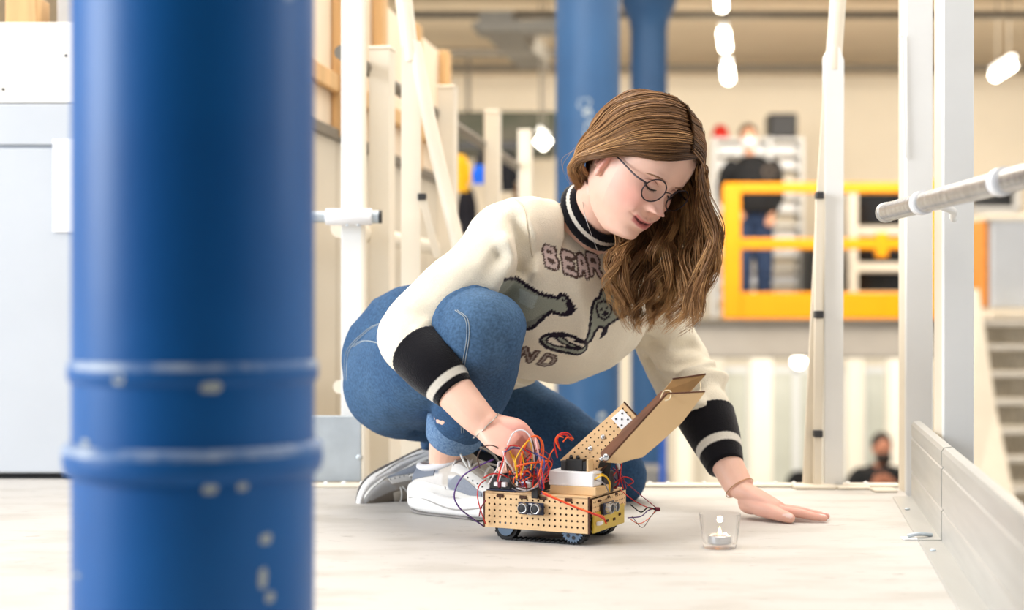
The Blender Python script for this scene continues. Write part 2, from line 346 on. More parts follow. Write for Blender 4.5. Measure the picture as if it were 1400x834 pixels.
b = MB(); b.box((-1.045, Zc+0.25, ztop+0.15), (0.085, 0.12, 0.30), bev=0.006); tag(b.build('grey_box', mat('grey translucent box', (190, 186, 182), 0.4)), 'grey box behind the white board beside the blue pole', 'box')

RX = lambda Y: -0.32+0.155*(Y-3.6)
rd = unit((0.155, 1, 0)); rn = np.array((rd[1], -rd[0], 0))
t = thing('guard_rail', (RX(3.3), 3.3, 0), 'cream painted guard rail with square posts receding on the left', 'railing')
for Yp, yt in ((3.6, 70), (4.41, 122), (5.22, 155), (6.02, 181)):
    zt = CAMZ+(HORY-yt)/FPX*Yp
    b = MB(); b.box((RX(Yp), Yp, (zt-0.35)/2), (0.054, 0.054, zt+0.35), [rn, rd, (0, 0, 1)], bev=0.003); o = b.build('post', M_cream, t)
    m = MB(); m.box((RX(Yp), Yp, zt+0.004), (0.058, 0.058, 0.01), [rn, rd, (0, 0, 1)], bev=0.003); m.build('post_cap', M_cream, o)
for nm, z, r_, off, mt in (('top_rail', 0.975, 0.017, -0.036, M_pipe), ('middle_rail', 0.57, 0.022, -0.04, M_cream), ('lower_rail', 0.205, 0.016, -0.04, M_cream)):
    a = np.array((RX(3.36), 3.36, z))+rn*off; e = np.array((RX(6.3), 6.3, z))+rn*off
    m = MB(); m.cyl(a, e, r_, 14); m.build(nm, mt, t, smooth=40)
a = np.array((RX(3.36), 3.36, 0.06))-rn*0.03; e = np.array((RX(6.3), 6.3, 0.06))-rn*0.03
m = MB(); m.box((a+e)/2, (0.014, np.linalg.norm(e-a), 0.17), [rn, rd, (0, 0, 1)], bev=0.002); m.build('toe_board', M_cream, t)

WX = lambda Y: -0.57+0.155*(Y-3.6)
t = thing('partition_wall', (WX(4.4), 4.4, -0.4), 'partition of grey panels below and pale plywood above, behind the left guard rail', 'partition')
Y = 3.46; k = 0
for wdt in (0.56, 0.56, 0.56, 0.44):
    c = (WX(Y+wdt/2), Y+wdt/2, 0); dep = 0.05
    m = MB(); m.box((c[0], c[1], 0.24), (dep, wdt-0.008, 1.27), [rn, rd, (0, 0, 1)], bev=0.004); m.build('lower_panel', M_beigepanel, t)
    m = MB(); m.box((c[0], c[1], 1.115), (dep*0.6, wdt-0.006, 0.46), [rn, rd, (0, 0, 1)], bev=0.003); m.build('plywood_board', M_ply, t)
    Y += wdt
for Ys in (3.55, 4.02, 4.46, 4.95, 5.45):
    c = np.array((WX(Ys), Ys, 1.1))+rn*0.035; m = MB(); m.box(c, (0.035, 0.06, 0.49), [rn, rd, (0, 0, 1)], bev=0.003); m.build('stud', M_timber, t)
a = np.array((WX(3.46), 3.46, 1.0))+rn*0.03; e = np.array((WX(5.58), 5.58, 1.0))+rn*0.03
m = MB(); m.box((a+e)/2, (0.02, np.linalg.norm(e-a), 0.05), [rn, rd, (0, 0, 1)], bev=0.003); m.build('batten', M_timber, t)
a[2] = e[2] = 0.86; m = MB(); m.box((a+e)/2, (0.02, np.linalg.norm(e-a), 0.03), [rn, rd, (0, 0, 1)], bev=0.003); m.build('seam_strip', M_pipe, t)

# white upright with the handrail stub
t = thing('steel_upright', P(481, 660, 3.28)*V(1, 1, 0), 'white flat steel upright left of the woman, carrying a short pipe', 'post')
X = (481-700)/2000*3.28
b = MB(); b.box((X, 3.28, 0.90), (0.046, 0.016, 1.8), bev=0.002); b.build('flat_bar', M_white, t)
b = MB(); b.box((X+0.026, 3.286, 0.90), (0.010, 0.03, 1.8), bev=0.002); b.build('side_flange', M_cream, t)
p = P(478, 296.5, 3.25)
m = MB(); m.cyl((p[0]-0.45, p[1], p[2]), P(509, 296.5, 3.25), 0.0125, 20); o = m.build('handrail_pipe', M_galv, t, smooth=40)
m = MB(); m.cyl(P(508, 296.5, 3.25), P(518, 296.5, 3.25), 0.0145, 20); m.build('end_plug', M_galv, o, smooth=40)
m = MB(); m.cyl(P(518, 296.5, 3.25), P(522, 296.5, 3.25), 0.0145, 20); m.build('end_cap', M_black, o, smooth=40)
m = MB(); m.lathe(P(445, 296.5, 3.25), [(0.013, 0), (0.0175, 0.001), (0.0185, 0.004), (0.0185, 0.100), (0.0175, 0.103), (0.013, 0.104)], 24, [(0, 1, 0), (0, 0, 1), (1, 0, 0)]); m.build('clamp_sleeve', M_plastic, t, smooth=40)
for px in (475, 490):
    m = MB(); m.cyl(P(px, 305, 3.245), P(px, 309, 3.245), 0.003, 8); m.build('clamp_screw', M_galv, t)
t = thing('galvanised_plate', P(465, 660, 3.2)*V(1, 1, 0), 'square galvanised steel base plate at the foot of the white upright', 'plate')
a, e = P(420, 660, 3.22), P(494, 570, 3.22)
m = MB(); m.box(((a[0]+e[0])/2, 3.22, (a[2]+e[2])/2+0.003), (e[0]-a[0], 0.012, e[2]-a[2]), bev=0.002); m.build('plate', M_galv, t)
m = MB(); m.box((e[0]+0.004, 3.233, (a[2]+e[2])/2+0.003), (0.008, 0.036, e[2]-a[2]), bev=0.002); m.build('folded_edge', M_cream, t)
m = MB(); m.lathe(P(491, 625, 3.215), [(0.006, 0), (0.006, 0.002), (0.003, 0.004)], 12, [(1, 0, 0), (0, 0, 1), (0, -1, 0)]); m.build('rivet', M_galv, t)

def swing_post(name, label, px, Z, w, ytop, ybot, tx, ty, brace, clips):
    t = thing(name, (( px-700)/2000*Z, Z, 0), label, 'post')
    top, bot = P(px, ytop, Z), P(px-1, ybot, Z); h = w/2/FPX*Z
    m = MB(); m.plate([bot+V(-h*0.95, 0, 0), bot+V(h*0.95, 0, 0), top+V(h, 0, -0.01), top+V(h*0.55, 0, 0.018), top+V(-h*0.3, 0, 0.025), top+V(-h*0.95, 0, 0.0)], (0, 0.03, 0)); m.build('flat_post', M_white if brace is None else M_cream, t)
    a, e = top+V(0, 0.016, -0.03), P(tx, ty, Z+0.02)
    m = MB(); m.tube(catmull([a, a*0.6+e*0.4, e, e+(e-a)*1.2], 10), h*0.86, 18); m.build('upper_tube', M_cream, t, smooth=40)
    if brace:
        pts = catmull([P(x, y, z) for x, y, z in brace], 12); m = MB(); m.tube(pts, 0.0165, 16); m.build('brace_tube', M_cream, t, smooth=40)
    for (xa, ya, xb, yb, wd) in clips:
        a, e = P(xa, ya, Z-0.02), P(xb, yb, Z-0.02); hh = V(wd/2/FPX*Z, 0, 0)
        m = MB(); m.plate([a-hh, a+hh, e+hh, e-hh], (0, 0.014, 0)); o = m.build('side_bar', M_cream, t)
        m = MB(); m.box((a+e)/2*0+a+V(0, 0.006, 0), (2*hh[0]+0.003, 0.02, 0.016), bev=0.002); m.build('rubber_cap', M_dark, o)
    return t
swing_post('gate_post', 'cream gate post with a leaning brace tube left of the woman', 561.5, 3.42, 27, 66, 640, 552, 0, [(566, 60, 3.44), (590, 180, 3.40), (612, 275, 3.38), (632, 360, 3.36)], [(577, 269, 598, 352, 10)])
swing_post('gate_post', 'white gate post with black rubber caps right of the woman', 1141, 3.155, 26, 76, 664, 1147, -20, None, [(1121, 267, 1119, 425, 9), (1120, 430, 1118, 588, 10), (1119, 593, 1118, 662, 10)])
gp = [o for o in C.objects if o.name.startswith('gate_post') and 'black rubber' in o['label']][0]
m = MB(); m.plate([P(1117, 270, 3.16), P(1128, 100, 3.16), P(1131, 100, 3.16), P(1123, 664, 3.16), P(1098, 664, 3.16)], (0, 0.01, 0)); m.build('cover_strip', M_cream, gp)

# ------------------------------------------------------------------ right: kickplate, posts, rail, stairs
kd = unit((0.186, 1, 0)); kn = np.array((kd[1], -kd[0], 0))
t = thing('kickplate', (KX(2.2), 2.2, 0), 'aluminium kickplate channel running along the right deck edge', 'kickplate')
for ya, yb, nm in ((0.6, 2.385, 'near_section'), (2.397, 2.96, 'far_section')):
    a, e = np.array((KX(ya), ya, 0))+kn*0.004, np.array((KX(yb), yb, 0))+kn*0.004
    prof = [(-0.036, 0.0), (-0.036, 0.004), (0.0, 0.005), (0.0, 0.052), (0.0022, 0.054), (0.0022, 0.057), (0.0, 0.059), (0.0, 0.121), (0.0022, 0.123), (0.0022, 0.126), (0.0, 0.128), (0.0, 0.15), (0.004, 0.156), (0.017, 0.158), (0.020, 0.154), (0.020, 0.149), (0.006, 0.149), (0.006, 0.0)]
    m = MB(); m.rings([np.array([q+kn*x+V(0, 0, z) for x, z in prof]) for q in (a, e)]); o = m.build(nm, M_alu, t)
    for yy in ((ya+0.8, yb-0.1) if nm == 'near_section' else (yb-0.2,)):
        q = np.array((KX(yy), yy, 0.005))-kn*0.02; m = MB(); m.lathe(q, [(0.005, 0), (0.005, 0.0015), (0.0025, 0.003)], 12); m.build('screw', M_galv, o)
q = P(1252, 738, 2.43)
t = thing('deck_clip', (q[0], q[1], 0), 'small galvanised clip lying on the deck beside the kickplate', 'clip')
m = MB(); m.box((q[0], q[1], 0.002), (0.045, 0.022, 0.004), bev=0.001); m.build('base', M_white, t)
m = MB(); m.tube(catmull([(q[0]-0.014, q[1], 0.006), (q[0]+0.005, q[1]-0.003, 0.010), (q[0]+0.028, q[1]+0.006, 0.007)], 8), 0.0032, 8); m.build('bent_wire', M_galv, t, smooth=60)
for px0, px1, py, Z, hh, lb in ((1084, 1140, 669, 3.13, 0.008, 'thin pale batten on the deck edge at the foot of the gate post'), (1142, 1188, 670, 3.13, 0.006, 'thin pale batten on the deck edge, middle one of three'), (1192, 1224, 675, 3.08, 0.006, 'thin pale batten on the deck edge next to the kickplate end')):
    a, e = P(px0, py, Z), P(px1, py, Z); m = MB(); m.box(((a[0]+e[0])/2, Z, hh/2), (e[0]-a[0], 0.05, hh), bev=0.002)
    tag(m.build('batten', M_cream), lb, 'batten', 'pale battens on the deck edge')
def flat_post(px, Z, w, label, ztop, thin):
    X = (px-700)/2000*Z; W = w/2000*Z
    t = thing('rail_post', (X, Z, 0), label, 'post', 'white rail posts on the right')
    m = MB(); m.box((X, Z, (ztop-0.25)/2), (W, 0.012, ztop+0.25), bev=0.002); m.build('front_plate', M_white, t)
    m = MB(); m.box((X-W*0.42, Z+0.03, (ztop-0.25)/2), (0.008, 0.05, ztop+0.25), bev=0.002); m.build('side_flange', M_cream, t)
    if thin:
        a, e = P(1233, 55, Z-0.012), P(1238, 216, Z-0.012); m = MB(); m.tube(catmull([a+V(-0.004, 0, 0.006), a, a*0.5+e*0.5, e], 12), 0.0028, 8); m.build('cable', M_white, t, smooth=60)
    return t
flat_post(1256, 3.06, 37, 'white flat rail post farther from the camera, right side', 1.7, True)
flat_post(1309.5, 2.665, 42, 'white flat rail post nearer the camera, right side', 1.7, False)
X = 0.627; zr = 0.545
t = thing('handrail', (X, 2.0, zr), 'shiny metal handrail pipe entering from the right edge', 'handrail')
pts = [(X-0.004, 2.452, zr), (X, 2.44, zr), (X+0.002, 1.9, zr), (X+0.004, 0.5, zr)]
m = MB(); m.tube(pts, [0.0125, 0.0158, 0.0158, 0.0158], 28); m.build('pipe', M_galvpipe, t, smooth=50)
m = MB(); m.lathe((X, 2.455, zr), [(0.0100, -0.004), (0.0168, -0.003), (0.0168, 0.012), (0.0158, 0.013)], 28, [(1, 0, 0), (0, 0, 1), (0, -1, 0)]); m.build('end_ring', M_alu, t, smooth=50)
for yy in (2.235, 1.87):
    m = MB(); m.lathe((X, yy, zr), [(0.0155, -0.010), (0.0185, -0.009), (0.0185, 0.009), (0.0155, 0.010)], 28, [(1, 0, 0), (0, 0, 1), (0, -1, 0)]); m.build('clamp_ring', M_plastic, t, smooth=50)
m = MB(); m.tube(catmull([(X+0.012, 2.24, zr), (X+0.08, 2.35, zr-0.004), (X+0.15, 2.58, zr), (0.795, 2.632, zr)], 12), 0.006, 10); m.build('bracket', M_white, t, smooth=60)
# stairs down to the lower hall
t = thing('steel_stairs', (4.3, 10.2, -2.4), 'grey metal stairs descending at the right edge', 'stairs')
yt = [439, 472, 509, 547, 587, 625, 667, 712]
for i, yy in enumerate(yt):
    Z = 11.0-i*0.17; z = CAMZ+(HORY-yy)/FPX*Z; xl = P(1336+i*8, 0, Z)[0]
    m = MB(); m.box((xl+0.75, Z+0.10, z-0.018), (1.5, 0.24, 0.036), bev=0.006); o = m.build('tread', mat('pale tread metal', (214, 208, 198), 0.5), t)
    m = MB(); m.box((xl+0.75, Z+0.21, z-0.115), (1.5, 0.012, 0.16)); m.build('riser', mat('perforated riser', (206, 196, 176), 0.6, rgb2=(166, 156, 138), scale=30, stretch=(3, 3, 0.4)), o)
m = MB(); m.plate([P(1326, 395, 11.1), P(1338, 395, 11.1), P(1362, 560, 10.45), P(1397, 730, 9.75), P(1318, 730, 9.75)], (0, 0.06, 0)); m.build('stringer', M_cream, t)
# ------------------------------------------------------------------ far platform and lower hall
t = thing('far_platform', (3.5, 14.6, -0.1), 'grey concrete platform slab carrying the yellow railing', 'platform')
a, e = P(700, 490, 13.4), P(1400, 437, 13.4)
m = MB(); m.box((4.0, 13.4+1.55, (a[2]+e[2])/2), (5.0, 3.1, e[2]-a[2]), bev=0.02); m.build('slab', M_grey, t)
m = MB(); m.box((4.0, 13.37, e[2]-0.012), (5.0, 0.06, 0.03), bev=0.004); m.build('edge_angle', M_pipe, t)
zs = e[2]
t = thing('safety_railing', (2.9, 13.5, zs), 'bright yellow safety railing on the far platform', 'railing')
Zr = 13.5
def bar(nm, px0, py0, px1, py1, dep=0.06, mt=M_yellow, Z=Zr, par=None):
    a, e = P(px0, py1, Z), P(px1, py0, Z); m = MB(); m.box(((a[0]+e[0])/2, Z, (a[2]+e[2])/2), (e[0]-a[0], dep, e[2]-a[2]), bev=0.012); return m.build(nm, mt, par or t)
bar('top_rail', 989, 250, 1285, 264); bar('middle_rail', 1008, 326, 1272, 341, 0.05); bar('toe_plate', 1006, 400, 1285, 436, 0.03)
bar('post', 988, 252, 1012, 436, 0.1); bar('post', 1270, 246, 1285, 436, 0.08); bar('rail_joint', 1197, 318, 1213, 352, 0.08)
# standing man
def simple_person(t, skin, hair_m, top_m, leg_m, pts):
    """pts: joint dict in world coordinates; one continuous body, clothes as children."""
    bd = MB(); bd.tube(catmull(pts['spine'], 14), catmull([[r] for r in pts['spine_r']], 14)[:, 0], 20)
    H = pts['head']; bd.ball(H, (0.078, 0.095, 0.115), 24, 16); bd.tube([pts['neck'], H-V(0, 0, 0.05)], 0.055, 14)
    bd.ball(H+V(0, -0.098, -0.012), (0.013, 0.016, 0.02), 10, 8)
    for s in (-1, 1): bd.ball(H+V(0.078*s, 0.01, -0.005), (0.012, 0.02, 0.03), 10, 8)
    for a in pts['arms']:
        bd.tube(catmull(a, 14), np.linspace(0.045, 0.026, 14), 12); hand = a[-1]; d = unit(np.array(a[-1])-np.array(a[-2])); sd = unit(np.cross(d, (0, 1, 0.01)))
        bd.ball(hand+d*0.045, (0.02, 0.04, 0.05), 12, 8, [np.cross(sd, d), sd, d])
        for k in range(4): bd.tube([hand+d*0.08+sd*(k-1.5)*0.019, hand+d*(0.15-abs(k-1.3)*0.012)+sd*(k-1.5)*0.020+V(0, -0.012, 0)], [0.0095, 0.007], 8)
        bd.tube([hand+d*0.03+sd*0.035, hand+d*0.09+sd*0.06], [0.011, 0.008], 8)
    for a in pts['legs']: bd.tube(catmull(a, 14), np.linspace(0.075, 0.045, 14), 14)
    me, v, n = remesh(bd, 0.008, 3); me.materials.append(skin); o = finish('body', me, t, (0, 0, 0), 180); o.location = -WORLD[t.name]; WORLD[o.name] = np.zeros(3)
    tp = MB(); tp.tube(catmull(pts['spine'], 14), catmull([[r*1.22] for r in pts['spine_r']], 14)[:, 0], 24, flat=1.0)
    for s_, a in zip((-1, 1), pts['arms']): tp.tube(catmull(a, 16)[:15], np.linspace(0.078, 0.048, 15), 16)
    me, v, n = remesh(tp, 0.012, 5); w = fbm(v, 9, 3.0)*0.012; setv(me, v+n*w[:, None]); me.materials.append(top_m); o2 = finish('pullover', me, t, (0, 0, 0), 180); o2.location = -WORLD[t.name]; WORLD[o2.name] = np.zeros(3)
    if pts['legs']:
        tr = MB(); hp = np.mean([pts['legs'][0][0], pts['legs'][1][0]], axis=0); tr.ball(hp+V(0, 0, 0.03), (0.17, 0.13, 0.13), 20, 12)
        for a in pts['legs']: tr.tube(catmull(a, 16), np.linspace(0.105, 0.072, 16), 18)
        me, v, n = remesh(tr, 0.012, 5); me.materials.append(leg_m); o3 = finish('trousers', me, t, (0, 0, 0), 180); o3.location = -WORLD[t.name]
        for a in pts['legs']:
            q = np.array(a[-1]); sh = MB(); sh.ball(q+V(0, -0.06, 0.0), (0.045, 0.13, 0.05), 14, 10); sh.build('shoe', M_black, t, smooth=60)
    hm = MB(); hm.ball(H+V(0, 0.02, 0.035), (0.088, 0.098, 0.10), 22, 14); hm.build('hair', hair_m, t, smooth=180)
    for s in (-1, 1): ey = MB(); ey.ball(H+V(0.03*s, -0.088, 0.008), (0.010, 0.006, 0.006), 8, 6); ey.build('eye', M_dark, t)
    return o2
M_skin2 = mat('warm skin', (214, 160, 130), 0.5); M_hair2 = mat('dark brown hair', (92, 66, 44), 0.6); M_blackknit = mat('black sweatshirt cloth', (20, 21, 24), 0.85)
M_jeans2 = mat('dark blue denim', (44, 64, 98), 0.85)
c = P(1030, 0, 14.2); cx2 = c[0]; Zm = 14.2; zf = zs
t = thing('person', (cx2, Zm, zf), 'man in black sweatshirt, blue jeans and white face mask standing behind yellow railing', 'person')
hd = P(1023, 187, Zm); sc2 = 1
pts = {'head': hd, 'neck': hd-V(-0.01, 0, 0.17), 'spine': [hd+V(0.02, 0, -0.185), hd+V(0.03, 0, -0.27), hd+V(0.045, 0, -0.40), hd+V(0.05, 0, -0.58), hd+V(0.05, 0, -0.74)], 'spine_r': [0.075, 0.15, 0.175, 0.165, 0.16],
       'arms': [[hd+V(-0.12, 0, -0.27), hd+V(-0.20, 0, -0.33), hd+V(-0.25, 0.05, -0.56), hd+V(-0.14, -0.10, -0.72)], [hd+V(0.20, 0, -0.27), hd+V(0.26, 0, -0.33), hd+V(0.30, 0.06, -0.58), hd+V(0.20, -0.12, -0.78)]],
       'legs': [[hd+V(-0.05, 0, -0.80), hd+V(-0.05, -0.02, -1.2), hd+V(-0.05, 0, zf+0.08-hd[2])], [hd+V(0.14, 0, -0.80), hd+V(0.15, -0.02, -1.2), hd+V(0.15, 0, zf+0.08-hd[2])]]}
simple_person(t, M_skin2, M_hair2, M_blackknit, M_jeans2, pts)
m = MB(); m.ball(hd+V(0, -0.055, -0.055), (0.075, 0.06, 0.06), 18, 12); m.build('face_mask', M_plastic, t, smooth=180)
q = hd+V(0.165, -0.215, -0.36); m = MB(); m.lathe(q, [(0.058, 0), (0.060, 0.004), (0.046, 0.005), (0.044, 0.002)], 24, [(1, 0, 0), (0, 0, 1), (0, -1, 0)], False); m.build('chest_emblem', mat('grey emblem print', (112, 100, 90), 0.7), t)
# seated man in the lower hall
Zq = 12.6; hd = P(1206, 612, Zq)
t = thing('person', (hd[0], Zq, -2.4), 'bearded man in a black top sitting in the lower hall, hands raised', 'person')
pts = {'head': hd, 'neck': hd-V(0, 0, 0.16), 'spine': [hd+V(0, 0, -0.15), hd+V(0, 0, -0.22), hd+V(0, 0, -0.40), hd+V(0, 0.02, -0.6), hd+V(0, 0.03, -0.78)], 'spine_r': [0.085, 0.16, 0.19, 0.18, 0.19],
       'arms': [[hd+V(-0.15, 0, -0.22), hd+V(-0.23, 0, -0.27), hd+V(-0.34, -0.12, -0.46), hd+V(-0.22, -0.30, -0.34), hd+V(-0.15, -0.32, -0.28)], [hd+V(0.15, 0, -0.22), hd+V(0.23, 0, -0.27), hd+V(0.32, -0.10, -0.48), hd+V(0.12, -0.28, -0.36), hd+V(0.04, -0.32, -0.30)]],
       'legs': [[hd+V(-0.1, 0, -0.85), hd+V(-0.12, -0.42, -0.86), hd+V(-0.12, -0.44, -1.3)], [hd+V(0.1, 0, -0.85), hd+V(0.12, -0.42, -0.86), hd+V(0.12, -0.44, -1.3)]]}
simple_person(t, mat('ruddy skin', (196, 132, 104), 0.5), mat('black hair', (48, 38, 32), 0.6), M_blackknit, M_black, pts)
m = MB(); m.ball(hd+V(0.0, -0.045, -0.085), (0.072, 0.066, 0.06), 18, 12); m.build('beard', mat('black hair', (48, 38, 32), 0.6), t, smooth=180)
t = thing('stool', (hd[0], Zq+0.02, -2.4), 'plain stool under the seated man in the lower hall', 'stool')
m = MB(); zsx = hd[2]-1.10; m.lathe((hd[0], Zq+0.02, zsx-0.06), [(0.19, 0), (0.2, 0.03), (0.19, 0.05)], 24); m.build('seat', M_dark, t)
for s in (-1, 1):
    for s2 in (-1, 1): m = MB(); m.cyl((hd[0]+0.12*s, Zq+0.02+0.12*s2, zsx-0.05), (hd[0]+0.16*s, Zq+0.02+0.16*s2, -2.4), 0.015, 8); m.build('leg', M_dark, t)
t = thing('office_chair', P(1088, 650, 15.2)*V(1, 1, 0)+V(0, 0, -2.4), 'black chair back showing above the deck left of the gate post', 'chair')
q = P(1092, 664, 15.2); m = MB(); m.ball(q, (0.14, 0.04, 0.16), 18, 12); m.build('backrest', M_black, t, smooth=180)
m = MB(); m.box(q+V(0, -0.22, -0.35), (0.44, 0.44, 0.07), bev=0.02); m.build('seat', M_black, t)
m = MB(); m.cyl(q+V(0, -0.2, -0.35), (q[0], q[1]-0.2, -2.37), 0.03, 12); m.build('column', M_dark, t); m = MB(); m.lathe((q[0], q[1]-0.2, -2.4), [(0.28, 0), (0.26, 0.02), (0.05, 0.06)], 20); m.build('base', M_dark, t)
m = MB(); m.cyl(q+V(0, 0.0, -0.1), q+V(0, -0.1, -0.36), 0.02, 10); m.build('back_bracket', M_dark, t)

# white tray rack behind the standing man
Zs = 15.4; t = thing('tray_rack', (P(1033, 0, Zs)[0], Zs, zs), 'tall white rack of shallow trays behind the standing man', 'rack')
xa, xb = P(974, 0, Zs)[0], P(1092, 0, Zs)[0]; ztp = P(0, 190, Zs)[2]
for x in (xa, (xa+xb)/2+0.12, xb):
    m = MB(); m.box((x, Zs, (zs+ztp)/2+0.002), (0.035, 0.4, ztp-zs-0.004), bev=0.006); m.build('upright', M_white, t)
nsh = 13
for i in range(nsh):
    z = zs+0.06+(ztp-zs-0.085)*i/(nsh-1)
    m = MB(); m.box(((xa+xb)/2, Zs, z), (xb-xa, 0.42, 0.028), bev=0.006); m.build('shelf', M_white, t)
    if i < nsh-1:
        m = MB(); m.box(((xa+xb)/2, Zs+0.05, z+0.055), (xb-xa-0.08, 0.3, 0.075), bev=0.01); m.build('tray', M_plastic if i % 3 else M_beigepanel, t)
q = P(985, 190, Zs); m = MB()
m.lathe((q[0], Zs, ztp), [(0.09, 0), (0.095, 0.03), (0.085, 0.07), (0.07, 0.09), (0.075, 0.11), (0.04, 0.145), (0.005, 0.15)], 20); tag(m.build('helmet', M_red, smooth=50), 'small red helmet on top of the white tray rack', 'helmet')
a, e = P(1049, 190, Zs), P(1087, 157, Zs); t = thing('speaker', ((a[0]+e[0])/2, Zs, ztp), 'black square loudspeaker on top of the white tray rack', 'speaker')
m = MB(); m.box(((a[0]+e[0])/2, Zs, (ztp+e[2])/2), (e[0]-a[0], 0.25, e[2]-ztp), bev=0.012); m.build('cabinet', M_black, t)
m = MB(); m.box(((a[0]+e[0])/2, Zs-0.128, (ztp+e[2])/2), (e[0]-a[0]-0.04, 0.012, e[2]-ztp-0.04), bev=0.004); m.build('grille', M_dark, t)

# machine rack with dark bays behind the railing
Zk = 14.9; t = thing('machine_rack', (P(1200, 0, Zk)[0], Zk, zs), 'grey framed rack with black bays behind the yellow railing', 'rack')
for px in (1160, 1243): bar('upright', px-6, 255, px+7, 435.5, 0.4, M_cream, Zk, t)
for py in (259, 317, 366, 405): bar('crossbar', 1156, py-6, 1250, py+6, 0.3, M_cream, Zk, t)
for pa, pb in ((265, 309), (325, 359), (373, 401)): bar('dark_bay', 1166, pa, 1236, pb, 0.2, M_darkglass, Zk+0.12, t)
t = thing('equipment_case', (P(1128, 0, 15.2)[0], 15.2, zs), 'low black equipment case left of the machine rack', 'case')
bar('case_body', 1100, 345, 1146, 435.7, 0.4, M_black, 14.75, t); bar('lid', 1099, 338, 1147, 345, 0.42, M_dark, 14.75, t)
Zb = 11.85
t = thing('machine_cabinet', (P(1375, 0, Zb)[0], Zb, zs), 'white machine cabinet with an orange edge above the stairs', 'cabinet')
bar('body', 1342, 303, 1480, 421, 0.5, M_greypanel, Zb, t); bar('orange_edge', 1333, 300, 1341, 420, 0.4, M_orange, Zb, t); bar('top', 1332, 296, 1480, 304, 0.52, M_cream, Zb, t)
t = thing('landing', (P(1400, 0, 11.6)[0], 11.6, zs-0.1), 'pale steel landing at the head of the stairs', 'landing')
bar('landing_plate', 1330, 426, 1520, 436, 1.0, M_cream, 11.9, t)
bar('landing_beam', 1330, 436, 1520, 470, 0.1, M_grey, 12.45, t)
Zw = 16.4; t = tag(bpy.data.objects.new('window_1', None), kind='structure'); place(t, None, P(1360, 285, Zw))
bar('pane', 1330, 254, 1386, 284, 0.05, M_darkglass, Zw+0.03, t); bar('window_frame', 1326, 247, 1392, 255, 0.1, M_white, Zw, t); bar('window_frame', 1326, 283, 1392, 291, 0.1, M_white, Zw, t); bar('window_frame', 1385, 247, 1393, 291, 0.1, M_white, Zw, t)

# lower hall: glazed doors, columns, lamp, cart
for i, (px, w, Z) in enumerate(((935, 22, 19.0), (975, 26, 19.5), (1040, 30, 18.5), (1168, 24, 19.0), (1225, 26, 18.6))):
    a = P(px, 0, Z); m = MB(); m.box((a[0], Z, -1.25), (w/2000*Z, 0.2, 2.3), bev=0.02); tag(m.build('trim_%d' % (i+1), M_cream), kind='structure')
for i, (px0, px1, Z) in enumerate(((988, 1024, 19.8), (1052, 1086, 19.8), (1090, 1150, 19.8), (1180, 1214, 19.8))):
    a, e = P(px0, 0, Z), P(px1, 0, Z); t = tag(bpy.data.objects.new('door_%d' % (i+1), None), kind='structure'); place(t, None, ((a[0]+e[0])/2, Z, -2.4))
    m = MB(); m.box(((a[0]+e[0])/2, Z+0.02, -1.4), (e[0]-a[0], 0.03, 2.0)); m.build('pane', mat('greenish door glass', (216, 216, 202), 0.2, var=0.1, scale=2), t)
    for x in (a[0], e[0]): m = MB(); m.box((x, Z, -1.4), (0.06, 0.08, 2.0), bev=0.01); m.build('stile', M_white, t)
    m = MB(); m.box(((a[0]+e[0])/2, Z, -0.42), (e[0]-a[0]+0.06, 0.08, 0.08), bev=0.01); m.build('head_rail', M_white, t)
q = P(1092, 494, 17.0); t = thing('bulkhead_lamp', q, 'round white lamp glowing in the lower hall under the slab', 'lamp')
m = MB(); m.ball(q, 0.075, 20, 12); m.build('globe', M_lamp, t, smooth=180); m = MB(); m.cyl(q+V(0, 0, 0.07), q+V(0, 0, 0.3), 0.02, 10); m.build('stem', M_white, t)
q = P(896, 640, 9.6); t = thing('tool_cart', (q[0], 9.6, -2.4), 'blue and grey tool cart half hidden behind the scoop and deck edge', 'cart')
m = MB(); m.box((q[0]-0.03, 9.7, -1.5), (0.24, 0.3, 1.7), bev=0.02); m.build('body', mat('grey tool drawers', (160, 158, 152), 0.5, rgb2=(96, 92, 90), scale=5), t)
m = MB(); m.cyl(P(906, 592, 9.5), P(906, 700, 9.5), 0.022, 12); m.build('blue_post', mat('blue cart post', (38, 92, 190), 0.4), t)
for k in range(4): m = MB(); m.box((q[0]-0.03, 9.54, -0.76-k*0.12), (0.2, 0.03, 0.09), bev=0.008); m.build('drawer', mat('grey tool drawers', (160, 158, 152), 0.5), t)
for s in (-1, 1):
    for s2 in (-1, 1): m = MB(); m.cyl((q[0]-0.03+0.09*s, 9.7+0.11*s2-0.012, -2.36), (q[0]-0.03+0.09*s, 9.7+0.11*s2+0.012, -2.36), 0.04, 14); m.build('wheel', M_black, t)

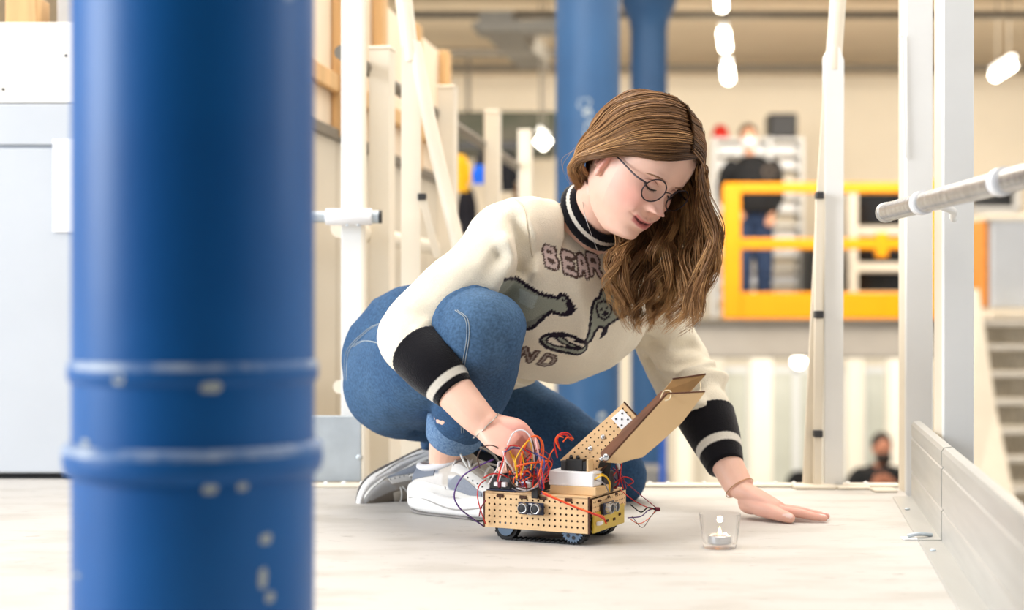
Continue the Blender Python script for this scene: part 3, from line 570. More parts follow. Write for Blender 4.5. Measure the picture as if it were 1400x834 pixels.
# coats behind the left guard rail
Zh = 9.0
t = thing('coat_rail', P(660, 420, Zh), 'dark coat rail behind the left guard rail', 'rail')
m = MB(); m.cyl(P(608, 202, Zh), P(722, 202, Zh), 0.012, 12); m.build('bar', M_dark, t)
for px in (608, 722): a = P(px, 200, Zh); m = MB(); m.cyl(a, (a[0], Zh, -2.4), 0.015, 12); m.build('stand', M_dark, t)
def coat(px, ytop, ybot, w, m_, label, flare=1.3, dy=0.0):
    a, e = P(px, ytop, Zh)+V(0, dy, 0), P(px, ybot, Zh)+V(0, dy, 0); h = w/2/2000*Zh
    t = thing('coat', a, label, 'coat', 'coats on the coat rail')
    k = MB(); k.tube(catmull([a+V(0, 0, 0), a*0.93+e*0.07, a*0.6+e*0.4, e], 12), catmull([[h*0.25], [h*0.95], [h*1.05], [h*flare]], 12)[:, 0], 18, flat=0.45, side=(0, 1, 0)); k.build('coat_body', m_, t, smooth=60)
    for s in (-1, 1):
        k = MB(); k.tube(catmull([a+V(s*h*0.7, 0, -0.03), a*0.6+e*0.4+V(s*h*1.15, -0.02, 0), a*0.25+e*0.75+V(s*h*1.25, -0.03, 0)], 10), [h*0.3]*10, 12); k.build('sleeve', m_, t, smooth=60)
    k = MB(); k.tube([a+V(0, 0, -0.02), a+V(0, 0, 0.005), (a[0], Zh, P(0, 202, Zh)[2]-0.0165)], 0.004, 6); k.build('hanger_hook', M_dark, t)
M_yc = mat('yellow coat cloth', (250, 184, 16), 0.8); M_bc = mat('black coat cloth', (24, 24, 30), 0.85)
coat(627, 211, 262, 22, M_yc, 'yellow coat on the rail beside the second guard rail post'); coat(660, 208, 250, 16, M_bc, 'short black coat between the yellow coat and the blue cloth', 1.0)
coat(636, 250, 318, 20, mat('dark trousers cloth', (34, 32, 40), 0.85), 'long dark garment below the yellow coat', 1.0, 0.32)
coat(657, 233, 258, 13, mat('blue cloth', (20, 104, 226), 0.8), 'small bright blue cloth on the coat rail', 1.5, -0.34); coat(695, 208, 262, 20, M_bc, 'black coat right of the third guard rail post', 1.0)
coat(712, 238, 292, 15, mat('brown coat cloth', (130, 98, 70), 0.8), 'brown garment at the right end of the coat rail', 1.1, 0.56)
t = thing('yellow_strip', P(678, 180, 8.6), 'narrow yellow strip fixed beside a guard rail post', 'strip')
m = MB(); a, e = P(674, 206, 5.35), P(684, 155, 5.35); m.box(((a[0]+e[0])/2, 5.35, (a[2]+e[2])/2), (e[0]-a[0], 0.02, e[2]-a[2]), bev=0.003); m.build('strip_body', mat('yellow strip', (240, 196, 70), 0.5), t)
t = thing('overhead_machine', P(700, 205, 14.5), 'dim grey machine hung under the ceiling behind the coat rail', 'machine')
for px in (640, 740): q = P(px, 152, 15.0); m = MB(); m.cyl(q, (q[0], 15.0, 3.05), 0.02, 8); m.build('hanger_rod', M_pipe, t)
m = MB(); a, e = P(620, 212, 14.8), P(760, 152, 14.8); m.box(((a[0]+e[0])/2, 15.0, (a[2]+e[2])/2), (e[0]-a[0], 0.4, e[2]-a[2]), bev=0.02); m.build('machine_body', mat('dim machine grey', (92, 88, 76), 0.7, rgb2=(60, 66, 50), scale=3), t)
m = MB(); m.box(((a[0]+e[0])/2, 14.79, a[2]+0.1), (e[0]-a[0]-0.1, 0.04, 0.08), bev=0.01); m.build('machine_panel', M_dark, t)
# ------------------------------------------------------------------ the kneeling woman
M_skin = mat('fair skin', (255, 255, 255), 0.45, attr=True, var=0.05, scale=40, sss=0.12, bump=0.05, bscale=300)
M_knit = mat('cream wool knit', (255, 255, 255), 0.95, attr=True, var=0.07, scale=420, bump=0.5, bscale=520, spec=0.15, sheen=0.25)
M_denim = mat('blue denim', (255, 255, 255), 0.85, attr=True, var=0.34, scale=210, bump=0.25, bscale=500, spec=0.2)
M_denimcuff = mat('washed inside denim', (122, 152, 186), 0.9, rgb2=(88, 118, 156), scale=240, bump=0.3, bscale=420, spec=0.2)
M_thread = mat('pale seam thread', (150, 160, 168), 0.9)
M_brow = mat('brown brow hair', (150, 108, 82), 0.7); M_lash = mat('dark lash', (58, 40, 34), 0.6)
M_rim = mat('dark metal spectacle rim', (62, 50, 54), 0.3, metal=0.6); M_lens = mat('spectacle lens', (255, 255, 255), 0.02, trans=1.0, ior=1.02, var=0, alpha=0.35)
M_silver = mat('silver chain', (200, 196, 190), 0.3, metal=0.9); M_goldc = mat('thin gold chain', (196, 150, 110), 0.35, metal=0.8)
woman = thing('person', (0.05, 2.78, 0), 'young woman in cream bear sweater, jeans, glasses, kneeling and reaching to the small robot', 'person')

Hc = P(869, 227, 2.59)                                     # head centre and its own axes: left, front, up
hl = unit((0.669, 0.712, -0.212)); hf = unit((0.504, -0.645, -0.574)); hf = unit(hf-hl*np.dot(hf, hl)); hu = np.cross(hf, -hl); hu = hu if hu[2] > 0 else -hu
hp = lambda a, b_, c_: Hc+a*hl+b_*hf+c_*hu
def interp(x, tab):
    xs, ys = zip(*tab); t = np.linspace(xs[0], xs[-1], 400); c = catmull(np.array(tab, float), 400); return np.interp(x, c[:, 0], c[:, 1])
FT = [(-.118, .040), (-.113, .062), (-.103, .082), (-.087, .087), (-.07, .091), (-.05, .092), (-.03, .091), (0, .088), (.025, .094), (.05, .094), (.075, .085), (.1, .062), (.115, .040), (.126, .004)]
BT = [(-.118, -.030), (-.11, -.012), (-.10, .005), (-.08, .030), (-.06, .058), (-.03, .088), (0, .101), (.04, .105), (.075, .095), (.1, .072), (.115, .046), (.126, .004)]
WT = [(-.118, .016), (-.113, .026), (-.103, .036), (-.088, .046), (-.07, .057), (-.05, .064), (-.02, .070), (.01, .073), (.04, .076), (.07, .072), (.095, .056), (.112, .036), (.126, .004)]
g = lambda x, c, s: np.exp(-((x-c)/s)**2)
def face(x, u):
    ax = np.abs(x); d = 0.0*x
    t = np.clip((0.006-u)/0.040, 0, 1); d += (0.005*g(u, 0.004, 0.012)+0.0245*t**1.25*(1-sstep(-0.034, -0.043, u)*1.0))*np.exp(-(x/(0.0068+0.0062*t))**2)
    d += 0.0105*g(ax, 0.0125, 0.0055)*g(u, -0.034, 0.0065)
    d -= 0.0095*g(ax, 0.0295, 0.017)*g(u, 0.002, 0.012)
    d += 0.0085*g(ax, 0.0290, 0.0125)*g(u, 0.001, 0.0085)
    d -= 0.0022*g(ax, 0.0290, 0.013)*g(u, 0.0095, 0.0022)
    d += 0.0030*g(ax, 0.028, 0.02)*g(u, 0.020, 0.007)
    d += 0.0055*g(ax, 0.043, 0.017)*g(u, -0.024, 0.016)
    d += 0.0045*g(ax, 0.036, 0.012)*g(u, -0.050, 0.012)
    d -= 0.0022*g(ax, 0.0255+(-0.03-u)*0.22, 0.0045)*g(u, -0.050, 0.014)
    bow = 0.0016*g(ax, 0.006, 0.004); cor = -0.34*np.maximum(ax-0.010, 0)
    d += 0.0052*g(x, 0, 0.021)*g(u, -0.0595+bow-cor, 0.0040)
    d += 0.0060*g(x, 0, 0.018)*g(u, -0.0735-cor*0.6, 0.0048)
    d -= 0.0085*g(x, 0, 0.0250)*g(u, -0.0660-cor, 0.0020)
    d -= 0.0012*g(x, 0, 0.0028)*g(u, -0.052, 0.006)
    d -= 0.0028*g(x, 0, 0.018)*g(u, -0.0840, 0.0045)
    d += 0.0050*g(x, 0, 0.017)*g(u, -0.098, 0.010)
    d -= 0.003*g(ax, 0.0068, 0.0035)*g(u, -0.0405, 0.0025)
    return d
us = np.unique(np.concatenate([np.linspace(-.118, -.095, 22), np.linspace(-.095, .03, 130), np.linspace(.03, .126, 50)]))
th = np.concatenate([np.linspace(-1.25, 1.25, 170), np.linspace(1.25, 2*math.pi-1.25, 62)[1:-1]])
hb = MB(); out = []
for uu in us:
    F, B, W = float(interp(uu, FT)), float(interp(uu, BT)), float(interp(uu, WT))
    s_, c_ = np.sin(th), np.cos(th); k = 2.25
    ctr = min(0.0, 0.0)+max(0.0, -B+0.012) ; Fr, Br = F-ctr, B+ctr
    den = (np.abs(s_)/1.0)**k+(np.abs(c_))**k; q = den**(-1/k)
    x = W*s_*q; f = ctr+np.where(c_ > 0, Fr, Br)*c_*q
    f = f+face(x, uu)*sstep(0.15, 0.5, c_*q)
    out.append(Hc+x[:, None]*hl+f[:, None]*hf+uu*hu)
hb.rings(out)
head_me = hb.mesh('head'); bmh = bmesh.new(); bmh.from_mesh(head_me); head_bvh = BVHTree.FromBMesh(bmh)

nA = unit((0.57, -0.66, 0.45)); Cc = P(816, 291, 2.675)     # collar centre and neck axis
body = MB(); body.v.append(np.concatenate(hb.v)); body.f += hb.f; body.mi += hb.mi; body.n += hb.n
body.tube(catmull([Cc-nA*0.08, Cc, (Cc+hp(0, -.022, -.06))/2+nA*0.0, hp(0, -.022, -.055), hp(0, -.02, -.02)], 16), catmull([[.06], [.053], [.050], [.050], [.045]], 16)[:, 0], 36)
for s_ in (-1, 1):                                         # ears
    e = hp(.071*s_, -.006, -.014); A = [unit(hl*s_-hf*0.35), unit(hf+hl*s_*0.35), hu]
    body.ball(e, (.006, .014, .025), 20, 14, A)
    a = np.linspace(-0.9, 3.9, 22); body.tube([e+A[0]*0.004+A[1]*(-math.cos(q)*-.013)*-1+A[2]*(math.sin(q)*.024+.001) for q in a], .0036, 8)
    body.ball(hp(.073*s_, -.001, -.037), (.006, .008, .009), 14, 10, A)
# torso and limbs stay slim where the clothes cover them
body.tube(catmull([P(560, 510, 2.88), P(650, 470, 2.84), P(745, 410, 2.78), P(800, 315, 2.71)], 14), 0.06, 14)
SR, SL = P(695, 312, 2.65), P(888, 388, 2.85)
body.tube([SR, (SR+SL)/2+V(0, 0.02, 0.02), SL], 0.045, 12)
ELR, WR = P(556, 452, 2.55), P(662, 580, 2.435)
ELL, WL = P(938, 522, 2.875), P(1012, 669, 2.695)
body.tube(catmull([SR, ELR], 8), 0.028, 12); body.tube(catmull([SL, P(908, 445, 2.87), ELL], 8), 0.028, 12)
body.tube(catmull([ELR, P(600, 510, 2.48), P(640, 557, 2.445), WR], 14), catmull([[.036], [.036], [.031], [.0265]], 14)[:, 0], 24)
body.tube(catmull([ELL, P(968, 575, 2.80), P(991, 628, 2.735), WL], 14), catmull([[.028], [.032], [.0305], [.0265]], 14)[:, 0], 24)
HIR, KNR, ANR = P(545, 515, 2.84), P(655, 455, 2.50), P(612, 632, 2.745)
HIL, KNL, ANL = P(600, 530, 2.99), P(842, 645, 2.93), P(600, 640, 3.02)
for a_ in ([HIR, KNR], [HIL, KNL]): body.tube(catmull(a_, 8), 0.05, 12)
body.tube(catmull([KNR, (KNR+ANR)/2, P(615, 605, 2.72), ANR], 12), catmull([[.045], [.045], [.038], [.036]], 12)[:, 0], 20)
body.tube(catmull([KNL, (KNL+ANL)/2, ANL], 12), catmull([[.045], [.045], [.034]], 12)[:, 0], 16)
# hands
NAILS = []
def hand(Wp, K, d, n, s, fing, thumb):
    """Wp wrist, K middle of the knuckles, d along the fingers, n out of the back of the hand, s towards the thumb."""
    d = unit(d); n = unit(n-d*np.dot(n, d)); s = unit(s-d*np.dot(s, d)-n*np.dot(s, n)); q = unit(K-Wp)
    ring = []; ang = np.linspace(0, 2*math.pi, 28, endpoint=False); side = unit(s-q*np.dot(s, q)); up = np.cross(q, side); up = up if np.dot(up, n) > 0 else -up
    L = np.linalg.norm(K-Wp)
    for t, w, h in ((-.12, .022, .018), (0, .0255, .0195), (.2, .031, .0175), (.45, .037, .0165), (.75, .041, .0145), (.95, .0405, .0125), (1.06, .037, .009)):
        c = Wp+q*L*t; ring.append(c+np.sign(np.cos(ang))[:, None]*(np.abs(np.cos(ang))**0.8)[:, None]*side*w+np.sin(ang)[:, None]*up*h)
    body.rings(ring)
    for lat, L1, r, sp, bends in fing:
        p = K+s*lat-d*0.004; dd = unit(d+s*sp); pts = [p-dd*0.02, p]; rr = [r*1.08, r*1.12]; nn = n
        body.ball(p+n*0.002, (r*1.1,)*3, 12, 8)
        for Ls, bnd in zip((L1*.46, L1*.30, L1*.24), bends):
            a = math.radians(bnd); dn = dd*math.cos(a)-nn*math.sin(a); nn = nn*math.cos(a)+dd*math.sin(a); dd = dn
            pts.append(pts[-1]+dd*Ls); rr.append(rr[-1]*0.90)
        cp = catmull(np.column_stack([np.array(pts), rr]), 22); body.tube(cp[:, :3], cp[:, 3], 14); body.ball(pts[-1], (rr[-1],)*3, 12, 8)
        NAILS.append((pts[-1]+nn*rr[-1]*0.86-dd*rr[-1]*0.25, dd, nn, rr[-1]))
    tp, tr = thumb; cp = catmull(np.column_stack([np.array(tp), tr]), 20); body.tube(cp[:, :3], cp[:, 3], 16); body.ball(tp[-1], (tr[-1],)*3, 14, 10)
KR = P(706, 604, 2.41); dR = KR-WR; nR = V(0.05, -0.70, 0.70); sR = V(0.55, 0.1, 0.84)
sR_ = unit(sR-unit(dR)*np.dot(sR, unit(dR))); nR_ = unit(nR-unit(dR)*np.dot(nR, unit(dR)))
body.ball(WR+unit(dR)*0.004, (.0262,)*3, 18, 12)
hand(WR, KR, dR, nR, sR, [(.029, .072, .0083, .10, (52, 42, 25)), (.009, .078, .0085, .03, (58, 46, 28)), (-.011, .074, .0082, -.03, (62, 48, 30)), (-.029, .060, .0072, -.10, (66, 46, 28))],
     ([WR+unit(dR)*0.022+sR_*0.016-nR_*0.006, P(708, 584, 2.42), P(722, 598, 2.42), P(729, 614, 2.425)], [.0155, .0135, .0115, .0092]))
tN = unit(P(729, 614, 2.425)-P(722, 598, 2.42)); NAILS.append((P(728, 611, 2.42)-V(0, 0.0075, -0.002), tN, V(0.2, -0.9, 0.3), 0.0092))
KL = P(1067, 698, 2.665); KL[2] = 0.019; dL = unit((1.0, 0.03, -0.06)); nL = V(0, 0, 1); sL = V(0.05, -1, 0)
hand(WL, KL, dL, nL, sL, [(.028, .076, .0082, .16, (3, 6, -4)), (.009, .086, .0084, .03, (2, 6, -4)), (-.011, .084, .0081, -.06, (3, 6, -4)), (-.029, .066, .0071, -.2, (5, 6, -6))],
     ([P(1020, 682, 2.69), P(1040, 694, 2.652), P(1062, 702.5, 2.625), P(1080, 708.5, 2.612)], [.0200, .0165, .0120, .0094]))
body.ball(P(1029, 691, 2.685), (.026, .028, .0165), 18, 12)
NAILS.append((P(1078, 704.6, 2.602), unit((1, 0.1, -0.15)), unit((-0.1, -0.75, 0.65)), 0.0095))
me, v, n = remesh(body, 0.0020, 3, 0.5)
rel = v-Hc; lx, fx, ux = rel @ hl, rel @ hf, rel @ hu
near = np.where((ux > -.125) & (np.abs(lx) < .09) & (np.abs(fx) < .13))[0]
for i in near:
    loc, nn_, _, dist = head_bvh.find_nearest(Vector(v[i]), 0.006)
    if loc is not None:
        w = 1.0 if dist < 0.003 else max(0.0, (0.006-dist)/0.003); v[i] = v[i]*(1-w)+np.array(loc)*w
setv(me, v)
col = np.tile(lin((240, 194, 172)), (len(v), 1))
def mixc(mask, rgb): 
    m_ = np.clip(mask, 0, 1)[:, None]; col[:] = col*(1-m_)+lin(rgb)*m_
hz = (ux > -.13) & (fx > -.05) & (np.abs(lx) < .1); fr = hz & (fx > 0.03)
mixc(fr*0.55*g(np.abs(lx), .046, .026)*g(ux, -.034, .028), (232, 150, 138))
mixc(fr*0.45*g(lx, 0, .012)*g(ux, -.034, .014), (226, 150, 138))
mixc(fr*0.35*g(np.abs(lx), .031, .016)*g(ux, .005, .008), (206, 150, 138))
cor = -0.34*np.maximum(np.abs(lx)-0.010, 0)
mixc(fr*0.9*(1-sstep(.023, .028, np.abs(lx)))*(1-sstep(.0062, .0092, np.abs(ux+.0668+cor*0.9))), (212, 124, 120))
mixc(fr*0.95*(1-sstep(.021, .026, np.abs(lx)))*(1-sstep(.0009, .0022, np.abs(ux+.0660+cor))), (84, 34, 36))
mixc(fr*0.8*g(np.abs(lx), .0068, .003)*g(ux, -.0405, .0022), (140, 70, 64))
mixc(hz*0.6*sstep(.066, .08, np.abs(lx))*g(ux, -.012, .03)*(fx < .025), (228, 140, 128))
for (c_, r_, rgb) in ((KR, .05, (232, 160, 148)), (P(722, 600, 2.42), .035, (230, 148, 138)), (KL, .06, (232, 158, 150)), (KL+dL*0.08, .05, (230, 150, 144))):
    mixc(0.6*np.exp(-(np.linalg.norm(v-c_, axis=1)/r_)**2), rgb)
for (c_, dd, nn_, r_) in NAILS:
    q = v-c_; sd = np.cross(dd, nn_); mixc(0.9*((np.abs(q @ dd) < r_*0.95) & (np.abs(q @ sd) < r_*0.62) & (np.abs(q @ nn_) < r_*0.5)), (250, 218, 212))
me.materials.append(M_skin); o = finish('body', me, woman, (0, 0, 0), 180, col)
def locate(o, par): o.location = -WORLD[par.name]; WORLD[o.name] = np.zeros(3)
locate(o, woman)
def part(name, mb, m, par, col=None, smooth=180): return mb.build(name, m, par, WORLD[par.name], smooth, col)
body_ob = o
def onface(x, u, off=0.0): 
    loc, nn_, _, _ = head_bvh.ray_cast(Vector(hp(x, 0.3, u)), Vector(-hf)); return np.array(loc)+hf*off
for s_ in (-1, 1):
    pts = [onface(s_*q, w, 0.0002) for q, w in ((.014, .0160), (.022, .0180), (.032, .0190), (.042, .0170), (.050, .0125))]
    b = MB(); b.tube(catmull(pts, 16), catmull([[.0012], [.0021], [.0021], [.0016], [.0006]], 16)[:, 0], 8); part('eyebrow', b, M_brow, woman)
    pts = [onface(s_*q, w, 0.0010) for q, w in ((.0165, -.0040), (.023, -.0066), (.029, -.0074), (.036, -.0058), (.0430, -.0010))]
    b = MB(); b.tube(catmull(pts, 16), catmull([[.0008], [.0014], [.0017], [.0017], [.0011]], 16)[:, 0], 8)
    for q in np.linspace(.019, .0425, 11):
        w = np.interp(q, (.0165, .023, .029, .036, .0430), (-.0040, -.0066, -.0074, -.0058, -.0010)); p = onface(s_*q, w, 0.0004); b.tube([p, p+hf*0.0042-hu*0.0036+hl*s_*(q-.029)*0.12], [.0004, .00012], 4)
    part('eyelashes', b, M_lash, woman)
    pts = [onface(s_*q, w, 0.0002) for q, w in ((.0175, .0040), (.024, .0075), (.030, .0085), (.037, .0070), (.0435, .0030))]
    b = MB(); b.tube(catmull(pts, 16), catmull([[.0003], [.0007], [.0008], [.0007], [.0003]], 16)[:, 0], 6); part('eyelid_crease', b, mat('eyelid crease skin', (176, 116, 100), 0.6), woman)
# spectacles
t = bpy.data.objects.new('glasses', None); place(t, woman, hp(0, .1, 0)); t['label'] = 'round thin-rimmed glasses'
nL_ = unit(hf-hu*0.10); uL = unit(hu+hf*0.10)
for s_ in (-1, 1):
    cL = hp(.0335*s_, .0960, -.0030); nn_ = unit(nL_+hl*s_*0.10); ll = unit(hl-nn_*np.dot(hl, nn_)); up = np.cross(ll, nn_); up = up if np.dot(up, hu) > 0 else -up
    a = np.linspace(0, 2*math.pi, 49)[:-1]; ring = np.array([cL+ll*math.cos(q)*.0250+up*math.sin(q)*.0222 for q in a]); b = MB()
    b.tube(np.vstack([ring, ring[:2]]), .00125, 8, cap=False); part('rim', b, M_rim, t)
    b = MB(); b.plate([p+(cL-p)*0.03 for p in ring], nn_*0.0012); part('lens', b, M_lens, t, smooth=30)
    hinge = cL+ll*s_*.0250+up*.006; b = MB(); b.tube(catmull([hinge+nn_*0.0, hinge+hl*s_*.004-hf*.003, hp(.069*s_, .07, .002), hp(.0775*s_, .02, .006), hp(.080*s_, -.012, .004), hp(.078*s_, -.030, -.014)], 24), catmull([[.0012], [.0017], [.0017], [.0014], [.0014], [.0012]], 24)[:, 0], 8); part('temple', b, M_rim, t)
    b = MB(); q = onface(.0095*s_, -.008, .002); b.ball(q, (.0014, .0018, .0034), 8, 6, [hl, hf, hu]); part('nose_pad', b, M_lens, t)
b = MB(); b.tube(catmull([hp(-.0090, .0975, .0015), hp(-.004, .1015, .005), hp(.004, .1015, .005), hp(.0090, .0975, .0015)], 12), .0010, 8); part('bridge', b, M_rim, t)
b = MB(); a = np.linspace(0, 2*math.pi, 33); q = unit(WR-P(640, 557, 2.435)); x = unit(np.cross(q, (0, 0, 1))); y = np.cross(q, x)
b.tube([WR+q*0.004+(x*math.cos(k)+y*math.sin(k))*(.0285+.0012*math.sin(k*9)) for k in a], .0009, 6, cap=False)
for k in a[::3]: b.ball(WR+q*0.004+(x*math.cos(k)+y*math.sin(k))*.0285, .0016, 6, 4)
part('bracelet', b, M_silver, woman)
b = MB(); q = unit(WL-P(991, 628, 2.735)); x = unit(np.cross(q, (0, 0, 1))); y = np.cross(q, x); c_ = WL-q*0.003
b.tube([c_+(x*math.cos(k)+y*math.sin(k))*.0284+q*.004*math.cos(k) for k in a], .0009, 6, cap=False); part('bracelet', b, M_goldc, woman)

# ---- sweater
cw = unit((0.80, 0.50, -0.20)); cu = unit(np.array((0.36, -0.23, 0.86))-cw*np.dot((0.36, -0.23, 0.86), cw)); cn = np.cross(cw, cu)
sw = MB(); ang = np.linspace(0, 2*math.pi, 48, endpoint=False)
def torso(rows):
    out = []
    for r in catmull(rows, 26):
        c = P(r[0], r[1], r[2]); out.append(c+(np.sign(np.cos(ang))*np.abs(np.cos(ang))**0.85)[:, None]*cw*r[3]-(np.sign(np.sin(ang))*np.abs(np.sin(ang))**0.9)[:, None]*cn*r[4])
    sw.rings(out)
TORSO = [(690, 487, 2.85, .150, .112), (722, 462, 2.815, .178, .125), (748, 430, 2.785, .190, .135), (768, 390, 2.76, .192, .130), (781, 352, 2.74, .176, .106), (792, 325, 2.74, .140, .074), (803, 302, 2.745, .082, .044)]
torso(TORSO)
sw.tube(catmull([P(585, 478, 2.90), P(630, 462, 2.87), P(700, 440, 2.82)], 12), catmull([[.10], [.125], [.13]], 12)[:, 0], 32)
SLR = [(740, 326, 2.69, .074), (700, 322, 2.655, .067), (653, 369, 2.60, .0625), (598, 416, 2.57, .061), (563, 452, 2.552, .0590), (565, 468, 2.53, .0575), (573, 480, 2.513, .050), (580, 488, 2.503, .040), (590, 499, 2.49, .030)]
SLL = [(850, 365, 2.80, .085), (888, 390, 2.845, .082), (902, 440, 2.875, .064), (920, 487, 2.885, .063), (941, 530, 2.86, .0625), (956, 556, 2.82, .058), (966, 573, 2.797, .050), (970, 582, 2.785, .040), (976, 592, 2.775, .030)]
for S in (SLR, SLL):
    c = catmull([list(P(*r[:3]))+[r[3]] for r in S], 30); sw.tube(c[:, :3], c[:, 3], 32)
me, v, n = remesh(sw, 0.0027, 10, 0.55)
# folds: along the sleeves and from the armpit across the chest
w = fbm(v*np.array((1, 1, 1.0)), 9, 1.3)*0.006+fbm(v, 24, 5.1)*0.0026
def fold(pts, depth, width, k=2.0):
    """A soft crease following a line on the surface."""
    global w
    pts = catmull(pts, 24); best = np.full(len(v), 9.0); near = np.where(np.linalg.norm(v-pts.mean(0), axis=1) < np.linalg.norm(pts-pts.mean(0), axis=1).max()+3*width)[0]
    for p in pts: best[near] = np.minimum(best[near], np.linalg.norm(v[near]-p, axis=1))
    w = w+k*depth*np.exp(-(best/width)**2)
Q = lambda px, py, Z: P(px, py, Z)
for f_ in (([Q(706, 292, 2.58), Q(716, 330, 2.585), Q(714, 370, 2.60)], -.012, .014), ([Q(726, 300, 2.585), Q(738, 335, 2.59), Q(730, 372, 2.60)], .009, .013), ([Q(690, 330, 2.56), Q(690, 360, 2.565), Q(670, 390, 2.56)], .008, .014),
           ([Q(680, 350, 2.56), Q(650, 385, 2.55), Q(640, 400, 2.54)], -.009, .012), ([Q(582, 470, 2.48), Q(600, 452, 2.51), Q(610, 440, 2.53)], -.011, .010), ([Q(570, 455, 2.49), Q(590, 436, 2.52), Q(612, 428, 2.53)], .008, .010), ([Q(548, 470, 2.50), Q(570, 488, 2.47)], .006, .012),
           ([Q(885, 470, 2.83), Q(915, 478, 2.81), Q(955, 470, 2.84)], -.009, .013), ([Q(890, 505, 2.83), Q(930, 510, 2.80), Q(968, 500, 2.83)], .008, .013), ([Q(905, 535, 2.81), Q(945, 530, 2.78), Q(985, 535, 2.82)], -.008, .012), ([Q(925, 560, 2.79), Q(960, 552, 2.76)], .006, .012), ([Q(930, 500, 2.80), Q(965, 488, 2.82), Q(980, 485, 2.86)], -.010, .011), ([Q(935, 520, 2.80), Q(975, 518, 2.82), Q(990, 520, 2.86)], .009, .012), ([Q(880, 490, 2.86), Q(905, 520, 2.82), Q(930, 525, 2.80)], -.007, .010),
           ([Q(800, 345, 2.60), Q(806, 372, 2.60), Q(812, 400, 2.615)], -.007, .010), ([Q(790, 400, 2.62), Q(800, 440, 2.64), Q(790, 480, 2.68)], .006, .018)): fold(*f_)
v = v+n*w[:, None]; setv(me, v)
cream = lin((243, 233, 212)); scol = np.tile(cream, (len(v), 1))
# knitted picture on the chest: drawn in the plane of the chest and pressed straight back onto the knit
O = P(768, 420, 2.78)+cn*0.125
def chest(px, py):
    d = np.array(((px-700)/FPX, 1.0, (HORY-py)/FPX)); o_ = np.array((0, 0, CAMZ)); k = np.dot(O-o_, cn)/np.dot(d, cn); q = o_+d*k-O; return (q @ cw, q @ cu)
front = (n @ cn > 0.05) & (((v-O) @ cn) > -0.16); idx = np.where(front & (np.abs((v-O) @ cw) < .22) & (np.abs((v-O) @ cu) < .24))[0]
pa = np.stack([(v[idx]-O) @ cw, (v[idx]-O) @ cu], 1); pa += 0.0007*np.stack([np.sin(pa[:, 1]*1500), np.sin(pa[:, 0]*1500)], 1)
def dseg(poly, closed=False):
    p = np.array([chest(*q) for q in poly]); d = np.full(len(pa), 9.0); m = len(p)
    for i in range(m if closed else m-1):
        a, e = p[i], p[(i+1) % m]; ab = e-a; t = np.clip(((pa-a) @ ab)/max(ab @ ab, 1e-12), 0, 1); d = np.minimum(d, np.linalg.norm(pa-a-t[:, None]*ab, axis=1))
    return d
def inside(poly):
    p = np.array([chest(*q) for q in poly]); r = np.zeros(len(pa), bool); m = len(p)
    for i in range(m):
        a, e = p[i], p[i-1]; c_ = (a[1] > pa[:, 1]) != (e[1] > pa[:, 1]); xx = (e[0]-a[0])*(pa[:, 1]-a[1])/(e[1]-a[1]+1e-12)+a[0]; r ^= c_ & (pa[:, 0] < xx)
    return r
def paint(mask, rgb): scol[idx[mask]] = lin(rgb)
K3 = lambda L: [(660+x/4.168, 330+y/4.168) for x, y in L]
INK, BROWN, PINK, FUR, FURD = (38, 30, 44), (96, 76, 70), (226, 204, 198), (154, 158, 144), (122, 124, 116)
bear = K3([(-90, 300), (-60, 235), (40, 205), (160, 222), (250, 262), (330, 308), (430, 326), (448, 308), (476, 312), (492, 342), (512, 376), (492, 410), (440, 416), (392, 402), (350, 450), (300, 508), (220, 548), (150, 600), (60, 640), (-60, 640)])
paint(inside(bear), FUR); paint(inside(K3([(250, 300), (330, 330), (300, 400), (240, 380)])), (170, 178, 172)); paint(inside(K3([(392, 402), (350, 450), (300, 508), (220, 548), (200, 520), (290, 470), (350, 420)])), FURD); paint(dseg(bear, True) < .0036, INK); paint(dseg(K3([(488, 350), (500, 376), (484, 402)])) < .0062, INK); paint(dseg(K3([(455, 335), (462, 340)])) < .002, INK)
cub = K3([(800, 250), (735, 268), (690, 290), (668, 322), (632, 342), (610, 382), (596, 440), (588, 500), (574, 545), (535, 570), (560, 582), (606, 560), (628, 510), (650, 478), (684, 486), (670, 540), (690, 520), (704, 470), (770, 440), (860, 420), (860, 250)])
paint(inside(cub), FUR); paint(dseg(cub, True) < .0032, INK)
face_ = K3([(640, 380), (652, 352), (690, 340), (726, 352), (736, 392), (716, 424), (684, 440), (652, 420)]); paint(dseg(face_, True) < .0020, INK)
for q in ((668, 384), (702, 378)): paint(dseg(K3([q, (q[0]+4, q[1]+1)])) < .0026, INK)
paint(dseg(K3([(676, 408), (690, 416), (708, 404)])) < .0026, INK); paint(dseg(K3([(690, 396), (690, 408)])) < .0026, INK)
a = np.linspace(0, 2*math.pi, 40)[:-1]; pool = K3([(468+118*math.cos(k)+8*math.sin(k), 588+58*math.sin(k)+6*math.cos(k)) for k in a]); pool2 = K3([(476+98*math.cos(k), 576+36*math.sin(k)) for k in a])
paint(inside(pool), FUR); paint(inside(pool2), (236, 226, 208)); paint(dseg(pool, True) < .0034, INK); paint(dseg(pool2, True) < .0022, INK)
fish = K3([(410, 548), (460, 552), (500, 580), (545, 590), (500, 604), (450, 584)]); paint(inside(fish), FUR); paint(dseg(fish, True) < .002, INK); paint(dseg(K3([(522, 560), (560, 556), (585, 570)])) < .003, INK)
